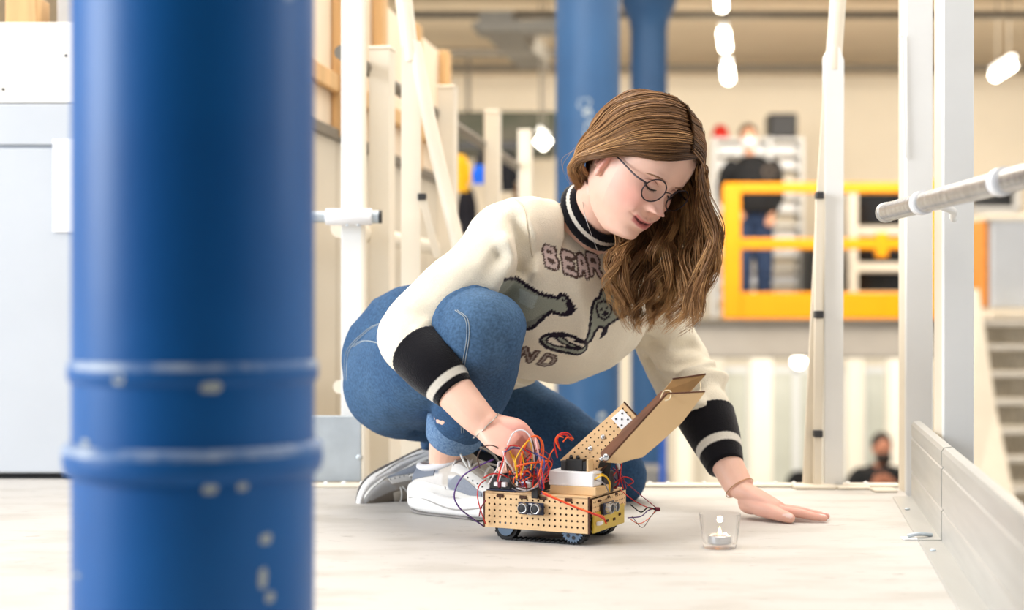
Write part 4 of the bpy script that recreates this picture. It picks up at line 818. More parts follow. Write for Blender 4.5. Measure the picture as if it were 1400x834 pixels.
GL = {'B': [[(0, 0), (0, 1), (.75, 1), (.85, .78), (.7, .54), (.1, .52)], [(.7, .54), (.95, .3), (.8, 0), (0, 0)]], 'E': [[(.9, 1), (0, 1), (0, 0), (.9, 0)], [(0, .5), (.7, .5)]], 'A': [[(0, 0), (.2, .9), (.5, 1), (.8, .9), (1, 0)], [(.12, .4), (.88, .4)]],
      'R': [[(0, 0), (0, 1), (.8, 1), (.92, .75), (.75, .5), (.05, .5)], [(.45, .5), (1, 0)]], 'N': [[(0, 0), (0, 1), (.95, 0), (.95, 1)]], 'D': [[(0, 0), (0, 1), (.6, 1), (.95, .7), (.95, .3), (.6, 0), (0, 0)]]}
def letter(ch, x, y, wd, ht, rt, up, ow, iw, fill):
    d = np.full(len(pa), 9.0)
    for st in GL[ch]: d = np.minimum(d, dseg([(x+rt[0]*q*wd+up[0]*r*ht, y+rt[1]*q*wd+up[1]*r*ht) for q, r in st]))
    paint(d < ow, BROWN); paint(d < iw, fill)
rt, up = (.96, .27), (.22, -.97)
for ch, x, y, wd in (('B', 757, 369, 14), ('E', 780, 376, 14), ('A', 799, 379, 10), ('R', 815.5, 379, 14), ('S', 0, 0, 0)):
    if ch in GL: letter(ch, x, y, wd, 19, rt, up, .0068, .0030, PINK)
for ch, x, y, wd in (('A', 699, 497, 15), ('N', 724, 505, 15), ('D', 750, 510, 14)): letter(ch, x, y, wd, 19, rt, (.30, -.95), .0056, .0016, (170, 156, 146))
me.materials.append(M_knit); sweater = finish('sweater', me, woman, (0, 0, 0), 180, scol); locate(sweater, woman)
bms = bmesh.new(); bms.from_mesh(me); sw_bvh = BVHTree.FromBMesh(bms)
BLK, WHT = lin((20, 19, 24)), lin((226, 220, 208))
def ribband(name, axis_pts, radii, stripe, n=72, par=None, side=None, ribs=36, squash=1.0):
    """A ribbed knit band: black with a white stripe between the two given fractions of its length."""
    m = 40; c = catmull([list(p)+[r] for p, r in zip(axis_pts, radii)], m); b = MB(); pts = c[:, :3]; T = np.gradient(pts, axis=0); T /= np.linalg.norm(T, axis=1)[:, None]
    nrm = np.array(side if side is not None else (0, 0, 1.0)); ang = np.linspace(0, 2*math.pi, n, endpoint=False); out = []; cl = []
    for i in range(m):
        x = unit(nrm-T[i]*np.dot(nrm, T[i])); y = np.cross(T[i], x); nrm = x; f = i/(m-1)
        r = c[i, 3]*(1+0.012*np.cos(ang*ribs))
        out.append(pts[i]+(r*np.cos(ang))[:, None]*x*squash+(r*np.sin(ang))[:, None]*y); cl += [WHT if stripe[0] < f < stripe[1] else BLK]*n
    b.rings(out, cap=True); o = b.build(name, M_knit, par, WORLD[par.name], 180, np.array(cl)); return o
ribband('cuff', [P(574, 481, 2.512), P(598, 508, 2.475), P(622, 537, 2.455)], [.0535, .0480, .0345], (.76, .88), par=sweater)['label'] = 'black ribbed cuff with a white stripe, at the robot'
ribband('cuff', [P(966, 571, 2.80), P(979, 602, 2.765), P(992, 637, 2.722)], [.0550, .0470, .0345], (.64, .76), par=sweater)['label'] = 'black ribbed cuff with a white stripe, at the floor'
# collar: a turned-over ring about the neck
b = MB(); x = unit(np.cross(nA, (0.2, 0.1, 1))); y = np.cross(nA, x); ang = np.linspace(0, 2*math.pi, 96, endpoint=False); out = []; cl = []
for k, (r, h) in enumerate([(.074, -.020), (.0765, -.016), (.0755, -.010), (.0735, -.0045), (.0725, -.0035), (.0705, .0020), (.0695, .0030), (.0670, .0085), (.0635, .0125), (.0595, .0130), (.0570, .0100), (.0560, -.010), (.056, -.03)]):
    rr = r*0.925*(1+0.010*np.cos(ang*48)); out.append(Cc+(rr*np.cos(ang))[:, None]*x+(rr*np.sin(ang))[:, None]*y+nA*h); cl += [WHT if 3 < k < 6 else BLK]*96
b.rings(out, cap=False); o = b.build('collar', M_knit, sweater, WORLD[sweater.name], 180, np.array(cl)); o['label'] = 'black ribbed collar with a white stripe'
b = MB(); b.tube(catmull([P(795, 262, 2.63), P(800, 295, 2.60), P(812, 330, 2.595), P(818, 345, 2.60)], 24), .0005, 5); part('necklace', b, M_silver, woman)

# ---- jeans
jn = MB(); jn.ball(P(548, 520, 2.87), (.112, .15, .115), 36, 24); jn.ball(P(575, 535, 2.95), (.10, .13, .10), 36, 24)
jn.tube(catmull([P(590, 470, 2.88), P(550, 478, 2.88), P(545, 520, 2.88)], 10), catmull([[.12], [.115], [.11]], 10)[:, 0], 28)
def limb(S, nseg=30): c = catmull([list(P(*r[:3]))+[r[3]] for r in S], nseg); jn.tube(c[:, :3], c[:, 3], 36)
limb([(545, 520, 2.84, .112), (585, 492, 2.70, .102), (630, 464, 2.58, .088), (655, 452, 2.515, .079)]); jn.ball(P(657, 455, 2.51), .077, 28, 18)
limb([(655, 455, 2.515, .077), (655, 500, 2.57, .071), (640, 545, 2.63, .064), (626, 578, 2.685, .052), (621, 592, 2.705, .048)])
limb([(590, 540, 2.98, .115), (660, 555, 3.0, .10), (750, 598, 2.98, .085), (825, 640, 2.95, .070), (842, 650, 2.94, .064)]); jn.ball(P(842, 648, 2.94), .064, 24, 16)
limb([(842, 650, 2.94, .062), (740, 650, 2.97, .062), (640, 640, 3.0, .052), (612, 636, 3.01, .046)])
me, v, n = remesh(jn, 0.0033, 8, 0.55)
w = fbm(v, 11, 7.7)*0.005+fbm(v, 28, 2.2)*0.0022
for f_ in (([P(612, 440, 2.49), P(640, 462, 2.47), P(650, 490, 2.49)], -.005, .010), ([P(606, 455, 2.5), P(630, 480, 2.5), P(640, 510, 2.52)], .005, .010), ([P(612, 470, 2.5), P(628, 500, 2.52)], -.006, .009), ([P(690, 470, 2.46), P(670, 500, 2.5), P(640, 520, 2.54)], -.004, .012),
           ([P(640, 560, 2.57), P(610, 575, 2.62), P(592, 570, 2.66)], -.005, .010), ([P(650, 580, 2.60), P(620, 590, 2.64), P(598, 592, 2.68)], .004, .009), ([P(690, 560, 2.9), P(760, 590, 2.88), P(830, 632, 2.86)], .004, .014),
           ([P(500, 470, 2.80), P(530, 480, 2.77), P(560, 500, 2.73)], -.004, .012), ([P(575, 600, 2.84), P(560, 570, 2.76), P(590, 540, 2.68)], -.005, .012)): fold(*f_)
v = v+n*w[:, None]; setv(me, v)
jc = np.tile(lin((56, 88, 126)), (len(v), 1)); wear = 0.5*np.exp(-(np.linalg.norm(v-P(665, 430, 2.45), axis=1)/.10)**2)+0.35*np.exp(-(np.linalg.norm(v-P(530, 540, 2.75), axis=1)/.13)**2)+0.25*np.clip(fbm(v, 16, 4.4), 0, 1)
wear = np.clip(wear, 0, 1)[:, None]; jc = jc*(1-wear)+lin((104, 136, 168))*wear
me.materials.append(M_denim); jeans = finish('jeans', me, woman, (0, 0, 0), 180, jc); locate(jeans, woman)
bmj = bmesh.new(); bmj.from_mesh(me); j_bvh = BVHTree.FromBMesh(bmj)
def draped(bvh, line, nn=40, off=0.0006):
    """A line pressed onto a garment."""
    out = []
    for x, y in catmull(line, nn):
        d = Vector(((x-700)/FPX, 1.0, (HORY-y)/FPX)).normalized(); loc, nr, _, _ = bvh.ray_cast(Vector((0, 0, CAMZ)), d)
        if loc is not None and (not out or np.linalg.norm(np.array(loc)-out[-1]) < 0.05): out.append(np.array(loc)-np.array(d)*off)
    return out
for line in ([(622, 424), (636, 436), (638, 462), (632, 500), (628, 545), (631, 592)], [(470, 520), (474, 480), (500, 452), (518, 442)], [(480, 474), (496, 466), (520, 470)]):
    for sh in (0, 3.2):
        p = draped(j_bvh, [(x+sh, y) for x, y in line])
        if len(p) > 3: b = MB(); b.tube(p, .0008, 5); part('seam', b, M_thread, jeans)
cA, cB = P(627, 569, 2.672), P(621, 596, 2.712); ax_ = unit(cB-cA)
b = MB(); b.tube([cA-ax_*0.004, cA, cA+ax_*0.004, cA*0.5+cB*0.5, cB-ax_*0.004, cB, cB+ax_*0.002, cB-ax_*0.012], [.050, .0560, .0570, .0560, .0535, .0505, .0480, .0430], 56, flat=0.95, side=(0, 1, 0.2)); o = part('rolled_cuff', b, M_denimcuff, jeans, smooth=60); o['label'] = 'rolled-up paler trouser cuff'
p = draped(sw_bvh, [(700, 268), (716, 285), (722, 318), (728, 352)], 30)
if len(p) > 3: b = MB(); b.tube(p, .0012, 6); part('shoulder_seam', b, mat('cream seam yarn', (222, 208, 184), 0.9), sweater)
# ---- shoes
M_shoe = mat('sneaker leather and mesh', (255, 255, 255), 0.6, attr=True, var=0.05, scale=200, bump=0.15, bscale=400)
M_sole = mat('white foam sole', (232, 230, 228), 0.55, var=0.06, scale=12); M_outsole = mat('grey rubber outsole', (138, 134, 132), 0.7); M_lace = mat('grey white lace', (214, 212, 208), 0.8)
def shoe(o0, X, Y, Z, label, sc=1.0, dark=0.0):
    X, Y, Z = unit(X), unit(Y), unit(Z); L2W = lambda p: o0+sc*(p[0]*X+p[1]*Y+p[2]*Z)
    t = bpy.data.objects.new('shoe', None); place(t, woman, o0); t['label'] = label
    hw = lambda x: interp(x, [(-.006, .012), (.0, .026), (.03, .034), (.08, .035), (.13, .037), (.19, .045), (.23, .042), (.26, .028), (.272, .010)])
    cy = lambda x: -0.006*math.sin(max(0, x)/.27*math.pi)
    def loft(rows, nseg, m_, nm, colf=None, sharp=180):
        b = MB(); ang = np.linspace(0, 2*math.pi, nseg, endpoint=False); out = []; cl = []
        for r in catmull(rows, 64):
            x, zb, zt, ww, e = r; cc = np.sign(np.cos(ang))*np.abs(np.cos(ang))**e; ss = np.sign(np.sin(ang))*np.abs(np.sin(ang))**e
            ring = [(x, cy(x)+ww*cc[j], (zb+zt)/2+(zt-zb)/2*ss[j]) for j in range(nseg)]; out.append(np.array([L2W(q) for q in ring]))
            if colf: cl += [colf(*q) for q in ring]
        b.rings(out); return part(nm, b, m_, t, np.array(cl) if colf else None, sharp)
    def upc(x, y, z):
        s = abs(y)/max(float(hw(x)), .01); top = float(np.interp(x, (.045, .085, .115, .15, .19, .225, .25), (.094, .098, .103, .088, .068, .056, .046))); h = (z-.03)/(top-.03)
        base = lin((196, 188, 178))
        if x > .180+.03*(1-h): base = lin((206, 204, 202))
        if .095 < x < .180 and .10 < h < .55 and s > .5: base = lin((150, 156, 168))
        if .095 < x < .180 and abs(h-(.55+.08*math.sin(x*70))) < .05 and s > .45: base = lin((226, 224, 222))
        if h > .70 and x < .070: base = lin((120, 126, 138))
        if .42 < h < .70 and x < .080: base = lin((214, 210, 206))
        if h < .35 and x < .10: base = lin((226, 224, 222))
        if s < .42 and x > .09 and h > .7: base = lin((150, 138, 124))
        return base*(1-dark)  # dark puts shade into the upper's colours on the rear shoe
    loft([(.002, .022, .070, .022, .75), (.012, .022, .086, .030, .75), (.045, .022, .094, .0345, .8), (.085, .022, .098, .036, .85), (.115, .022, .103, .037, .9), (.15, .022, .088, .039, .9), (.19, .022, .068, .041, .85), (.225, .022, .056, .037, .8), (.25, .022, .046, .027, .8), (.266, .024, .034, .010, .8)], 48, M_shoe, 'upper', upc)
    loft([(-.010, .020, .046, .014, .6), (-.004, .008, .056, .028, .55), (.02, .003, .060, .037, .5), (.06, .001, .046, .039, .45), (.11, .001, .036, .040, .45), (.16, .001, .042, .044, .45), (.20, .002, .036, .047, .45), (.235, .006, .034, .042, .5), (.262, .014, .036, .026, .6), (.273, .022, .034, .010, .7)], 48, M_sole, 'midsole')
    loft([(.0, .001, .007, .024, .5), (.03, -.001, .004, .036, .45), (.11, -.0015, .004, .040, .45), (.19, -.001, .005, .047, .45), (.24, .004, .010, .040, .5), (.266, .014, .020, .020, .6)], 40, M_outsole, 'outsole')
    UR = catmull([(.002, .022, .070, .022, .75), (.012, .022, .086, .030, .75), (.045, .022, .094, .0345, .8), (.085, .022, .098, .036, .85), (.115, .022, .103, .037, .9), (.15, .022, .088, .039, .9), (.19, .022, .068, .041, .85), (.225, .022, .056, .037, .8), (.25, .022, .046, .027, .8), (.266, .024, .034, .010, .8)], 120)
    def side_pt(x, h, sd, off):
        zb, zt, ww, e = (np.interp(x, UR[:, 0], UR[:, k]) for k in (1, 2, 3, 4)); q = min(abs(2*h-1), .999)**(1/e); c = math.sqrt(1-q*q)**e
        nz = (2*h-1)*.5; return L2W((x, cy(x)+sd*(ww*c+off*(1-abs(nz)*.6)), zb+h*(zt-zb)+off*nz))
    def panel(nm, x0, x1, lo, hi, m_, off=.0016, nx=22, ny=6):
        for sd in (-1, 1):
            b = MB(); g1 = []
            for i in range(nx):
                f = i/(nx-1); x = x0+(x1-x0)*f; a_, b_ = float(np.interp(f, *lo)), float(np.interp(f, *hi)); g1.append([side_pt(x, a_+(b_-a_)*j/(ny-1), sd, off) for j in range(ny)]+[side_pt(x, a_+(b_-a_)*j/(ny-1), sd, -.0015) for j in range(ny-1, -1, -1)])
            b.rings([np.array(r) for r in g1]); part(nm, b, m_, t, smooth=50)
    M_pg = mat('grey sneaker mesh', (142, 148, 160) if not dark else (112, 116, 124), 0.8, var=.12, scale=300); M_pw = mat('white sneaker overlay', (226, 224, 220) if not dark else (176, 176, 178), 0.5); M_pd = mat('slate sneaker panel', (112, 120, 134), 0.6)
    panel('quarter_panel', .098, .172, ([0, .3, 1], [.42, .30, .30]), ([0, .25, .6, 1], [.52, .70, .66, .50]), M_pg, .0012)
    panel('side_overlay', .060, .200, ([0, .25, .6, 1], [.30, .22, .14, .20]), ([0, .25, .6, 1], [.46, .36, .30, .46]), M_pw, .0022)
    panel('eyestay', .100, .186, ([0, 1], [.76, .62]), ([0, 1], [.92, .86]), M_pw, .0018)
    panel('heel_counter', .006, .062, ([0, 1], [.62, .70]), ([0, .5, 1], [.95, .94, .86]), M_pd, .0016)
    panel('heel_overlay', .006, .090, ([0, .6, 1], [.22, .26, .34]), ([0, .4, 1], [.58, .56, .44]), M_pw, .0020)
    panel('toe_guard', .196, .258, ([0, 1], [.10, .1]), ([0, .5, 1], [.46, .56, .70]), M_pw, .0014)
    for sd in (-1, 1):
        for i in range(5): b = MB(); b.ball(side_pt(.140+.011*i, .74-.012*i, sd, .002), .0016*sc, 8, 6); part('perforation', b, M_dark, t)
        b = MB(); b.tube([L2W((x, cy(x)+sd*(float(np.interp(x, (.0, .06, .16, .20, .26), (.034, .0405, .0452, .0480, .026)))-.0006), .022+.010*math.sin(x*34+.6)*(1-x/.3))) for x in np.linspace(.004, .252, 40)], .0012*sc, 6); part('sole_groove', b, mat('grey sole groove', (176, 172, 168), 0.7), t)
    # collar lining and tongue
    b = MB(); a = np.linspace(0, 2*math.pi, 33); b.tube([L2W((.058+.048*math.cos(k), .030*math.sin(k), .092+.010*math.cos(k)+.004*math.cos(2*k))) for k in a], .0075*sc, 10, cap=False); part('padded_collar', b, mat('white lining', (222, 222, 226), 0.9), t)
    b = MB(); b.tube(catmull([L2W((.19, 0, .066)), L2W((.14, 0, .094)), L2W((.105, 0, .118)), L2W((.098, 0, .128))], 14), np.array([.016]*14)*sc, 16, flat=0.28, side=Z); part('tongue', b, mat('taupe tongue', (176, 166, 152), 0.8), t)
    for i in range(6):
        x = .185-.017*i; zt = float(np.interp(x, (.085, .115, .15, .19), (.100, .104, .089, .0685)))+.006
        b = MB(); sgn = 1 if i % 2 else -1
        b.tube(catmull([L2W((x, -.031*sgn, zt-.022)), L2W((x-.003, -.020*sgn, zt-.004)), L2W((x-.008, 0, zt+.004)), L2W((x-.013, .020*sgn, zt)), L2W((x-.016, .032*sgn, zt-.017))], 16), .0021*sc, 6); part('lace', b, M_lace, t)
        for s_ in (-1, 1): b = MB(); b.ball(L2W((x, s_*.0325, zt-.021)), .003*sc, 8, 6); part('eyelet', b, M_dark, t)
    for s_ in (-1, 1):
        b = MB(); b.tube(catmull([L2W((.108, 0, .112)), L2W((.115, s_*.03, .124)), L2W((.135, s_*.052, .110)), L2W((.150, s_*.050, .090)), L2W((.135, s_*.028, .096)), L2W((.112, 0, .110))], 24), .0021*sc, 6); part('lace_bow', b, M_lace, t)
    return t
hR = P(571, 694, 2.775); hR[2] = 0.001; tR = P(735, 0, 2.64); X = unit((tR[0]-hR[0], tR[1]-hR[1], 0)); Z = V(0, 0, 1); Y = np.cross(Z, X)
shoe(hR, X, Y, Z, 'white and grey sneaker standing flat on the deck', 1.0)
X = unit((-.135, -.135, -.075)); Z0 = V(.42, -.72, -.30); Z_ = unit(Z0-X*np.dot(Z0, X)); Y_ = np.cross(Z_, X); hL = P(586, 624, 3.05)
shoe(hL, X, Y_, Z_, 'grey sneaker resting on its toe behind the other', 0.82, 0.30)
b = MB(); b.tube(catmull([P(611, 648, 2.747), P(609, 656, 2.75), P(607, 668, 2.752)], 8), [.0375]*8, 24); part('sock', b, mat('short white sock', (226, 222, 218), 0.9), woman)
b = MB(); b.tube(catmull([P(700, 650, 2.975), P(640, 641, 3.0), P(606, 637, 3.015)], 10), [.066, .065, .062, .06, .057, .054, .052, .05, .049, .048], 24); part('dark_sock', b, mat('black sock knit', (18, 18, 22), 0.95), woman)
# ---- hair: thin locks rooted on the scalp, swept to both sides of the parting
def hair_mat():
    m = mat('light brown hair', (255, 255, 255), 0.38, attr=True, var=0.10, scale=120, spec=0.35)
    return m
M_hair = hair_mat()
rnd = random.Random(11); nr_ = np.random.RandomState(5)
def S_(a, b_, c_, k=1.0):
    """A point just outside the scalp in the direction (left, front, up)."""
    d = a*hl+b_*hf+c_*hu; d = d/np.linalg.norm(d); loc, _, _, _ = head_bvh.ray_cast(Vector(Hc+d*.3), Vector(-d)); return np.array(loc)+d*.0065
H_ = lambda a, b_, c_: hp(a, b_, c_)
# each guide: scalp points then free-hanging points; ordered so that neighbours can be blended
GR = [[S_(.010, .088, .076), S_(-.030, .090, .058), S_(-.056, .075, .041), S_(-.075, .040, .022), H_(-.093, .008, -.010), H_(-.094, -.020, -.034), H_(-.084, -.036, -.064), P(812, 268, 2.65)],
      [S_(.010, .074, .104), S_(-.036, .066, .086), S_(-.066, .040, .056), S_(-.082, .008, .024), H_(-.093, -.018, -.018), H_(-.088, -.040, -.040), H_(-.078, -.046, -.068), P(804, 271, 2.66)],
      [S_(.010, .030, .124), S_(-.040, .018, .108), S_(-.070, -.008, .070), S_(-.078, -.032, .024), H_(-.080, -.052, -.014), H_(-.073, -.054, -.046), H_(-.063, -.052, -.076), P(803, 274, 2.69)],
      [S_(.003, -.010, .128), S_(-.040, -.024, .106), S_(-.064, -.050, .060), S_(-.064, -.070, .010), H_(-.062, -.076, -.026), H_(-.056, -.066, -.056), H_(-.046, -.058, -.084), P(808, 276, 2.72)],
      [S_(.002, -.050, .112), S_(-.030, -.066, .080), S_(-.040, -.086, .030), S_(-.036, -.092, -.010), H_(-.032, -.092, -.036), H_(-.028, -.078, -.064), H_(-.020, -.066, -.088), P(822, 282, 2.74)]]
GL_ = [[S_(-.006, .087, .082), S_(.026, .086, .068), H_(.053, .083, .056), P(957, 228, 2.54), P(964, 275, 2.545), P(969, 325, 2.555), P(962, 375, 2.57), P(948, 420, 2.58), P(938, 449, 2.585)],
       [S_(-.006, .066, .110), S_(.034, .060, .096), H_(.064, .056, .068), P(960, 232, 2.58), P(968, 285, 2.59), P(973, 330, 2.60), P(968, 380, 2.60), P(952, 425, 2.60), P(928, 456, 2.60)],
       [S_(-.006, .040, .120), S_(.040, .030, .106), H_(.074, .022, .066), P(952, 240, 2.63), P(955, 300, 2.64), P(955, 345, 2.64), P(946, 390, 2.635), P(930, 425, 2.625), P(912, 455, 2.62)],
       [S_(.004, .010, .128), S_(.044, -.004, .108), H_(.078, -.010, .056), P(938, 250, 2.68), P(935, 310, 2.67), P(928, 355, 2.655), P(918, 395, 2.645), P(905, 430, 2.635), P(895, 456, 2.63)],
       [S_(.003, -.030, .122), S_(.042, -.046, .092), H_(.070, -.052, .030), P(918, 268, 2.70), P(910, 320, 2.67), P(898, 362, 2.655), P(886, 402, 2.645), P(878, 432, 2.64), P(876, 455, 2.635)],
       [S_(.002, -.060, .104), S_(.034, -.080, .060), H_(.054, -.086, .000), H_(.050, -.088, -.050), P(884, 310, 2.690), P(872, 350, 2.655), P(862, 390, 2.64), P(860, 425, 2.635), P(868, 452, 2.63)],
       [S_(.001, -.080, .080), S_(.020, -.096, .036), H_(.034, -.102, -.010), H_(.030, -.090, -.060), P(862, 314, 2.665), P(852, 345, 2.63), P(845, 380, 2.625), P(846, 412, 2.625), P(858, 440, 2.625)],
       [S_(.001, -.088, .060), S_(.008, -.100, .020), H_(.014, -.104, -.030), H_(.012, -.084, -.075), P(850, 322, 2.65), P(840, 348, 2.625), P(834, 378, 2.62), P(836, 405, 2.62), P(846, 428, 2.62)]]
DK, MD, LT = np.array((74, 50, 32)), np.array((142, 102, 66)), np.array((214, 166, 110))
hair_v, hair_f, hair_c = [], [], []; hn = 0
def strand(pts, r, tone, grad):
    global hn
    m = len(pts); T = np.gradient(pts, axis=0); T /= np.maximum(np.linalg.norm(T, axis=1), 1e-9)[:, None]
    x = np.cross(T, (0.31, -0.9, 0.2)); x /= np.maximum(np.linalg.norm(x, axis=1), 1e-9)[:, None]; y = np.cross(T, x)
    f = np.linspace(0, 1, m); rr = (r*np.clip(1.0-0.75*sstep(.75, 1.0, f), .2, 1))[:, None]
    v3 = np.stack([pts+rr*(math.cos(a)*x+math.sin(a)*y) for a in (0, 2.09, 4.19)], 1).reshape(-1, 3); hair_v.append(v3)
    for i in range(m-1):
        for j in range(3): k = (j+1) % 3; hair_f.append((hn+i*3+j, hn+i*3+k, hn+(i+1)*3+k, hn+(i+1)*3+j))
    hn += 3*m
    w = np.clip(grad[0]+(grad[1]-grad[0])*f+tone, 0, 1)[:, None]; c = np.where(w < .5, DK+(MD-DK)*w*2, MD+(LT-MD)*(w-.5)*2); hair_c.append(np.repeat(lin(c), 3, axis=0))
def grow(G, nlock, per, free, mm, wave, spread, grad, seed, lift):
    R = np.random.RandomState(seed); G = np.array([catmull(g_, mm) for g_ in G]); k = len(G); f = np.linspace(0, 1, mm)
    for L in range(nlock):
        u = (k-1)*(L+R.uniform(0, 1))/nlock; dep = R.uniform(0, 1)
        ph, wl, am = R.uniform(0, 6.28), R.uniform(2.0, 3.8), R.uniform(.5, 1.5); tone0 = R.normal(0, .20); fl_ = R.uniform(.82, 1.04); ph2 = R.uniform(0, 6.28)
        for s in range(per):
            uu = np.clip(u+R.normal(0, .16*spread), 0, k-1.001); i = int(uu); t = uu-i
            u2 = np.clip(u+(uu-u)*0.28, 0, k-1.001); i2 = int(u2); t2 = u2-i2
            A = G[i]*(1-t)+G[i+1]*t; Bq = G[i2]*(1-t2)+G[i2+1]*t2; q = sstep(.35, 1, f)[:, None]; pts = A*(1-q)+Bq*q
            out = pts-Hc; out -= np.outer(out @ hu, hu)*0.3; out /= np.maximum(np.linalg.norm(out, axis=1), 1e-6)[:, None]; hang = sstep(free, free+.25, f)[:, None]
            pts = pts+out*((dep*lift+R.uniform(0, .003))*(1-hang))+V(0, 1, 0)*(dep-.5)*.060*hang
            wv = (np.sin(f*6.28*wl+ph+R.normal(0, .25))*am)[:, None]*wave*hang*(0.35+0.65*f[:, None]); pts = pts+wv*V(1, .2, 0)+(np.cos(f*6.28*wl*1.1+ph2)*am)[:, None]*wave*.8*hang*V(0, 1, 0)
            pts = pts+R.normal(0, .0016, 3)*hang+R.normal(0, .0010, 3)+np.cumsum(R.normal(0, .00035, (mm, 3)), axis=0)
            n_ = max(6, int(mm*min(1, fl_*R.uniform(.93, 1.0)))); strand(pts[:n_], R.uniform(.00055, .00095), tone0+R.normal(0, .07)-0.18*(dep < .3), grad)
grow(GR, 46, 26, .75, 22, .003, 1.0, (.34, .80), 1, .006)
grow(GL_, 92, 24, .25, 34, .0140, 0.8, (.30, .98), 2, .008)
GN = [[H_(-.070, .000, .022), H_(-.080, -.010, .004), H_(-.085, -.018, -.022), H_(-.082, -.026, -.046), P(818, 256, 2.64), P(817, 268, 2.645)], [H_(-.066, -.030, .020), H_(-.076, -.032, -.005), H_(-.077, -.036, -.032), H_(-.072, -.040, -.058), P(811, 262, 2.66), P(810, 273, 2.66)], [H_(-.050, -.066, .010), H_(-.060, -.062, -.020), H_(-.060, -.058, -.050), H_(-.052, -.052, -.074), P(808, 270, 2.69), P(809, 278, 2.69)]]
grow(GN, 16, 26, .55, 18, .003, 1.0, (.30, .62), 3, .004)
for k in range(46):                                        # single flyaway hairs
    G = GL_ if k % 3 else GR; i = nr_.randint(0, len(G)-1); t = nr_.rand(); pts = catmull(np.array(G[i])*(1-t)+np.array(G[i+1])*t, 26); f = np.linspace(0, 1, 26)[:, None]
    pts = pts+(f**2)*nr_.normal(0, .012, 3)+V(1, 0, 0)*np.sin(f*9+nr_.rand()*6)*.006*f+unit(pts[6]-Hc)*.006; strand(pts, .00028, .1, (.4, .9))
hv = np.concatenate(hair_v); me = bpy.data.meshes.new('hair'); me.from_pydata((hv-WORLD[woman.name]).tolist(), [], hair_f); me.materials.append(M_hair)
hair = finish('hair', me, woman, WORLD[woman.name], 180, np.concatenate(hair_c)); hair['kind'] = 'stuff'; hair['label'] = 'long wavy light brown hair'
def scalp_ok(p):
    r = p-Hc; f, u, l = r @ hf, r @ hu, r @ hl
    return (u > .072+0.5*max(f-.02, 0)) or (u > .035 and f < .022) or (u > -.02 and f < -.016) or f < -.03
b = MB(); hv0 = np.concatenate(hb.v); keep = [f for f in hb.f if len(f) == 4 and scalp_ok(hv0[f[0]]) and (hv0[f[0]]-Hc) @ hu > -.075]
used = sorted({i for f in keep for i in f}); rm = {i: k for k, i in enumerate(used)}      # the dense undercoat next to the scalp
q = hv0[used]-Hc; q = Hc+q*(1+.0035/np.linalg.norm(q, axis=1))[:, None]
b.add(q, [[rm[i] for i in f] for f in keep]); WORLD[hair.name] = WORLD[woman.name]; o = b.build('scalp_hair', M_hair, hair, WORLD[woman.name], 180, np.tile(lin((104, 72, 46)), (len(used), 1)))

# ------------------------------------------------------------------ the robot
M_mdf = mat('laser-cut fibreboard', (228, 190, 142), 0.6, var=0.10, scale=26, stretch=(1, 1, 3), bump=0.08, bscale=120); M_darkcut = mat('dark brown cut edge', (74, 44, 28), 0.8)
M_mdfd = mat('dark brown board edge', (104, 66, 46), 0.7, var=0.35, scale=24); M_card = mat('tan board', (222, 186, 138), 0.65, var=0.08, scale=12)
M_brass = mat('yellow acrylic panel', (206, 176, 62), 0.3, var=0.15, scale=10); M_rubber = mat('black track rubber', (24, 24, 26), 0.7); M_gear = mat('blue grey gear plastic', (88, 108, 130), 0.45)
M_pcb = mat('dark blue circuit board', (26, 34, 62), 0.4); M_can = mat('silver transducer can', (206, 208, 212), 0.25, metal=0.8); M_mesh = mat('black mesh', (40, 40, 44), 0.6)
rA, rB = P(662, 722, 2.44), P(807, 730, 2.357); ZB0, ZB1 = 0.0205, 0.0795
rA[2] = rB[2] = 0; ei = unit(rA-rB); LF = np.linalg.norm(rA-rB); ej = np.array((-ei[1]*-1, ei[0]*-1, 0)); ej = unit(np.array((ei[1], -ei[0], 0))); ej = ej if ej[1] > 0 else -ej
LS = 0.150; RO = (rB+ei*LF/2+ej*LS/2)
def R(i, j, z): return rB+ei*i+ej*j+V(0, 0, z)            # i along the front from the near corner, j away from the camera along the side
robot = thing('robot', RO, 'small wooden tracked robot of perforated boards with tangled coloured wires and a raised scoop', 'robot')
robot.location.z = 0
UP = V(0, 0, 1)
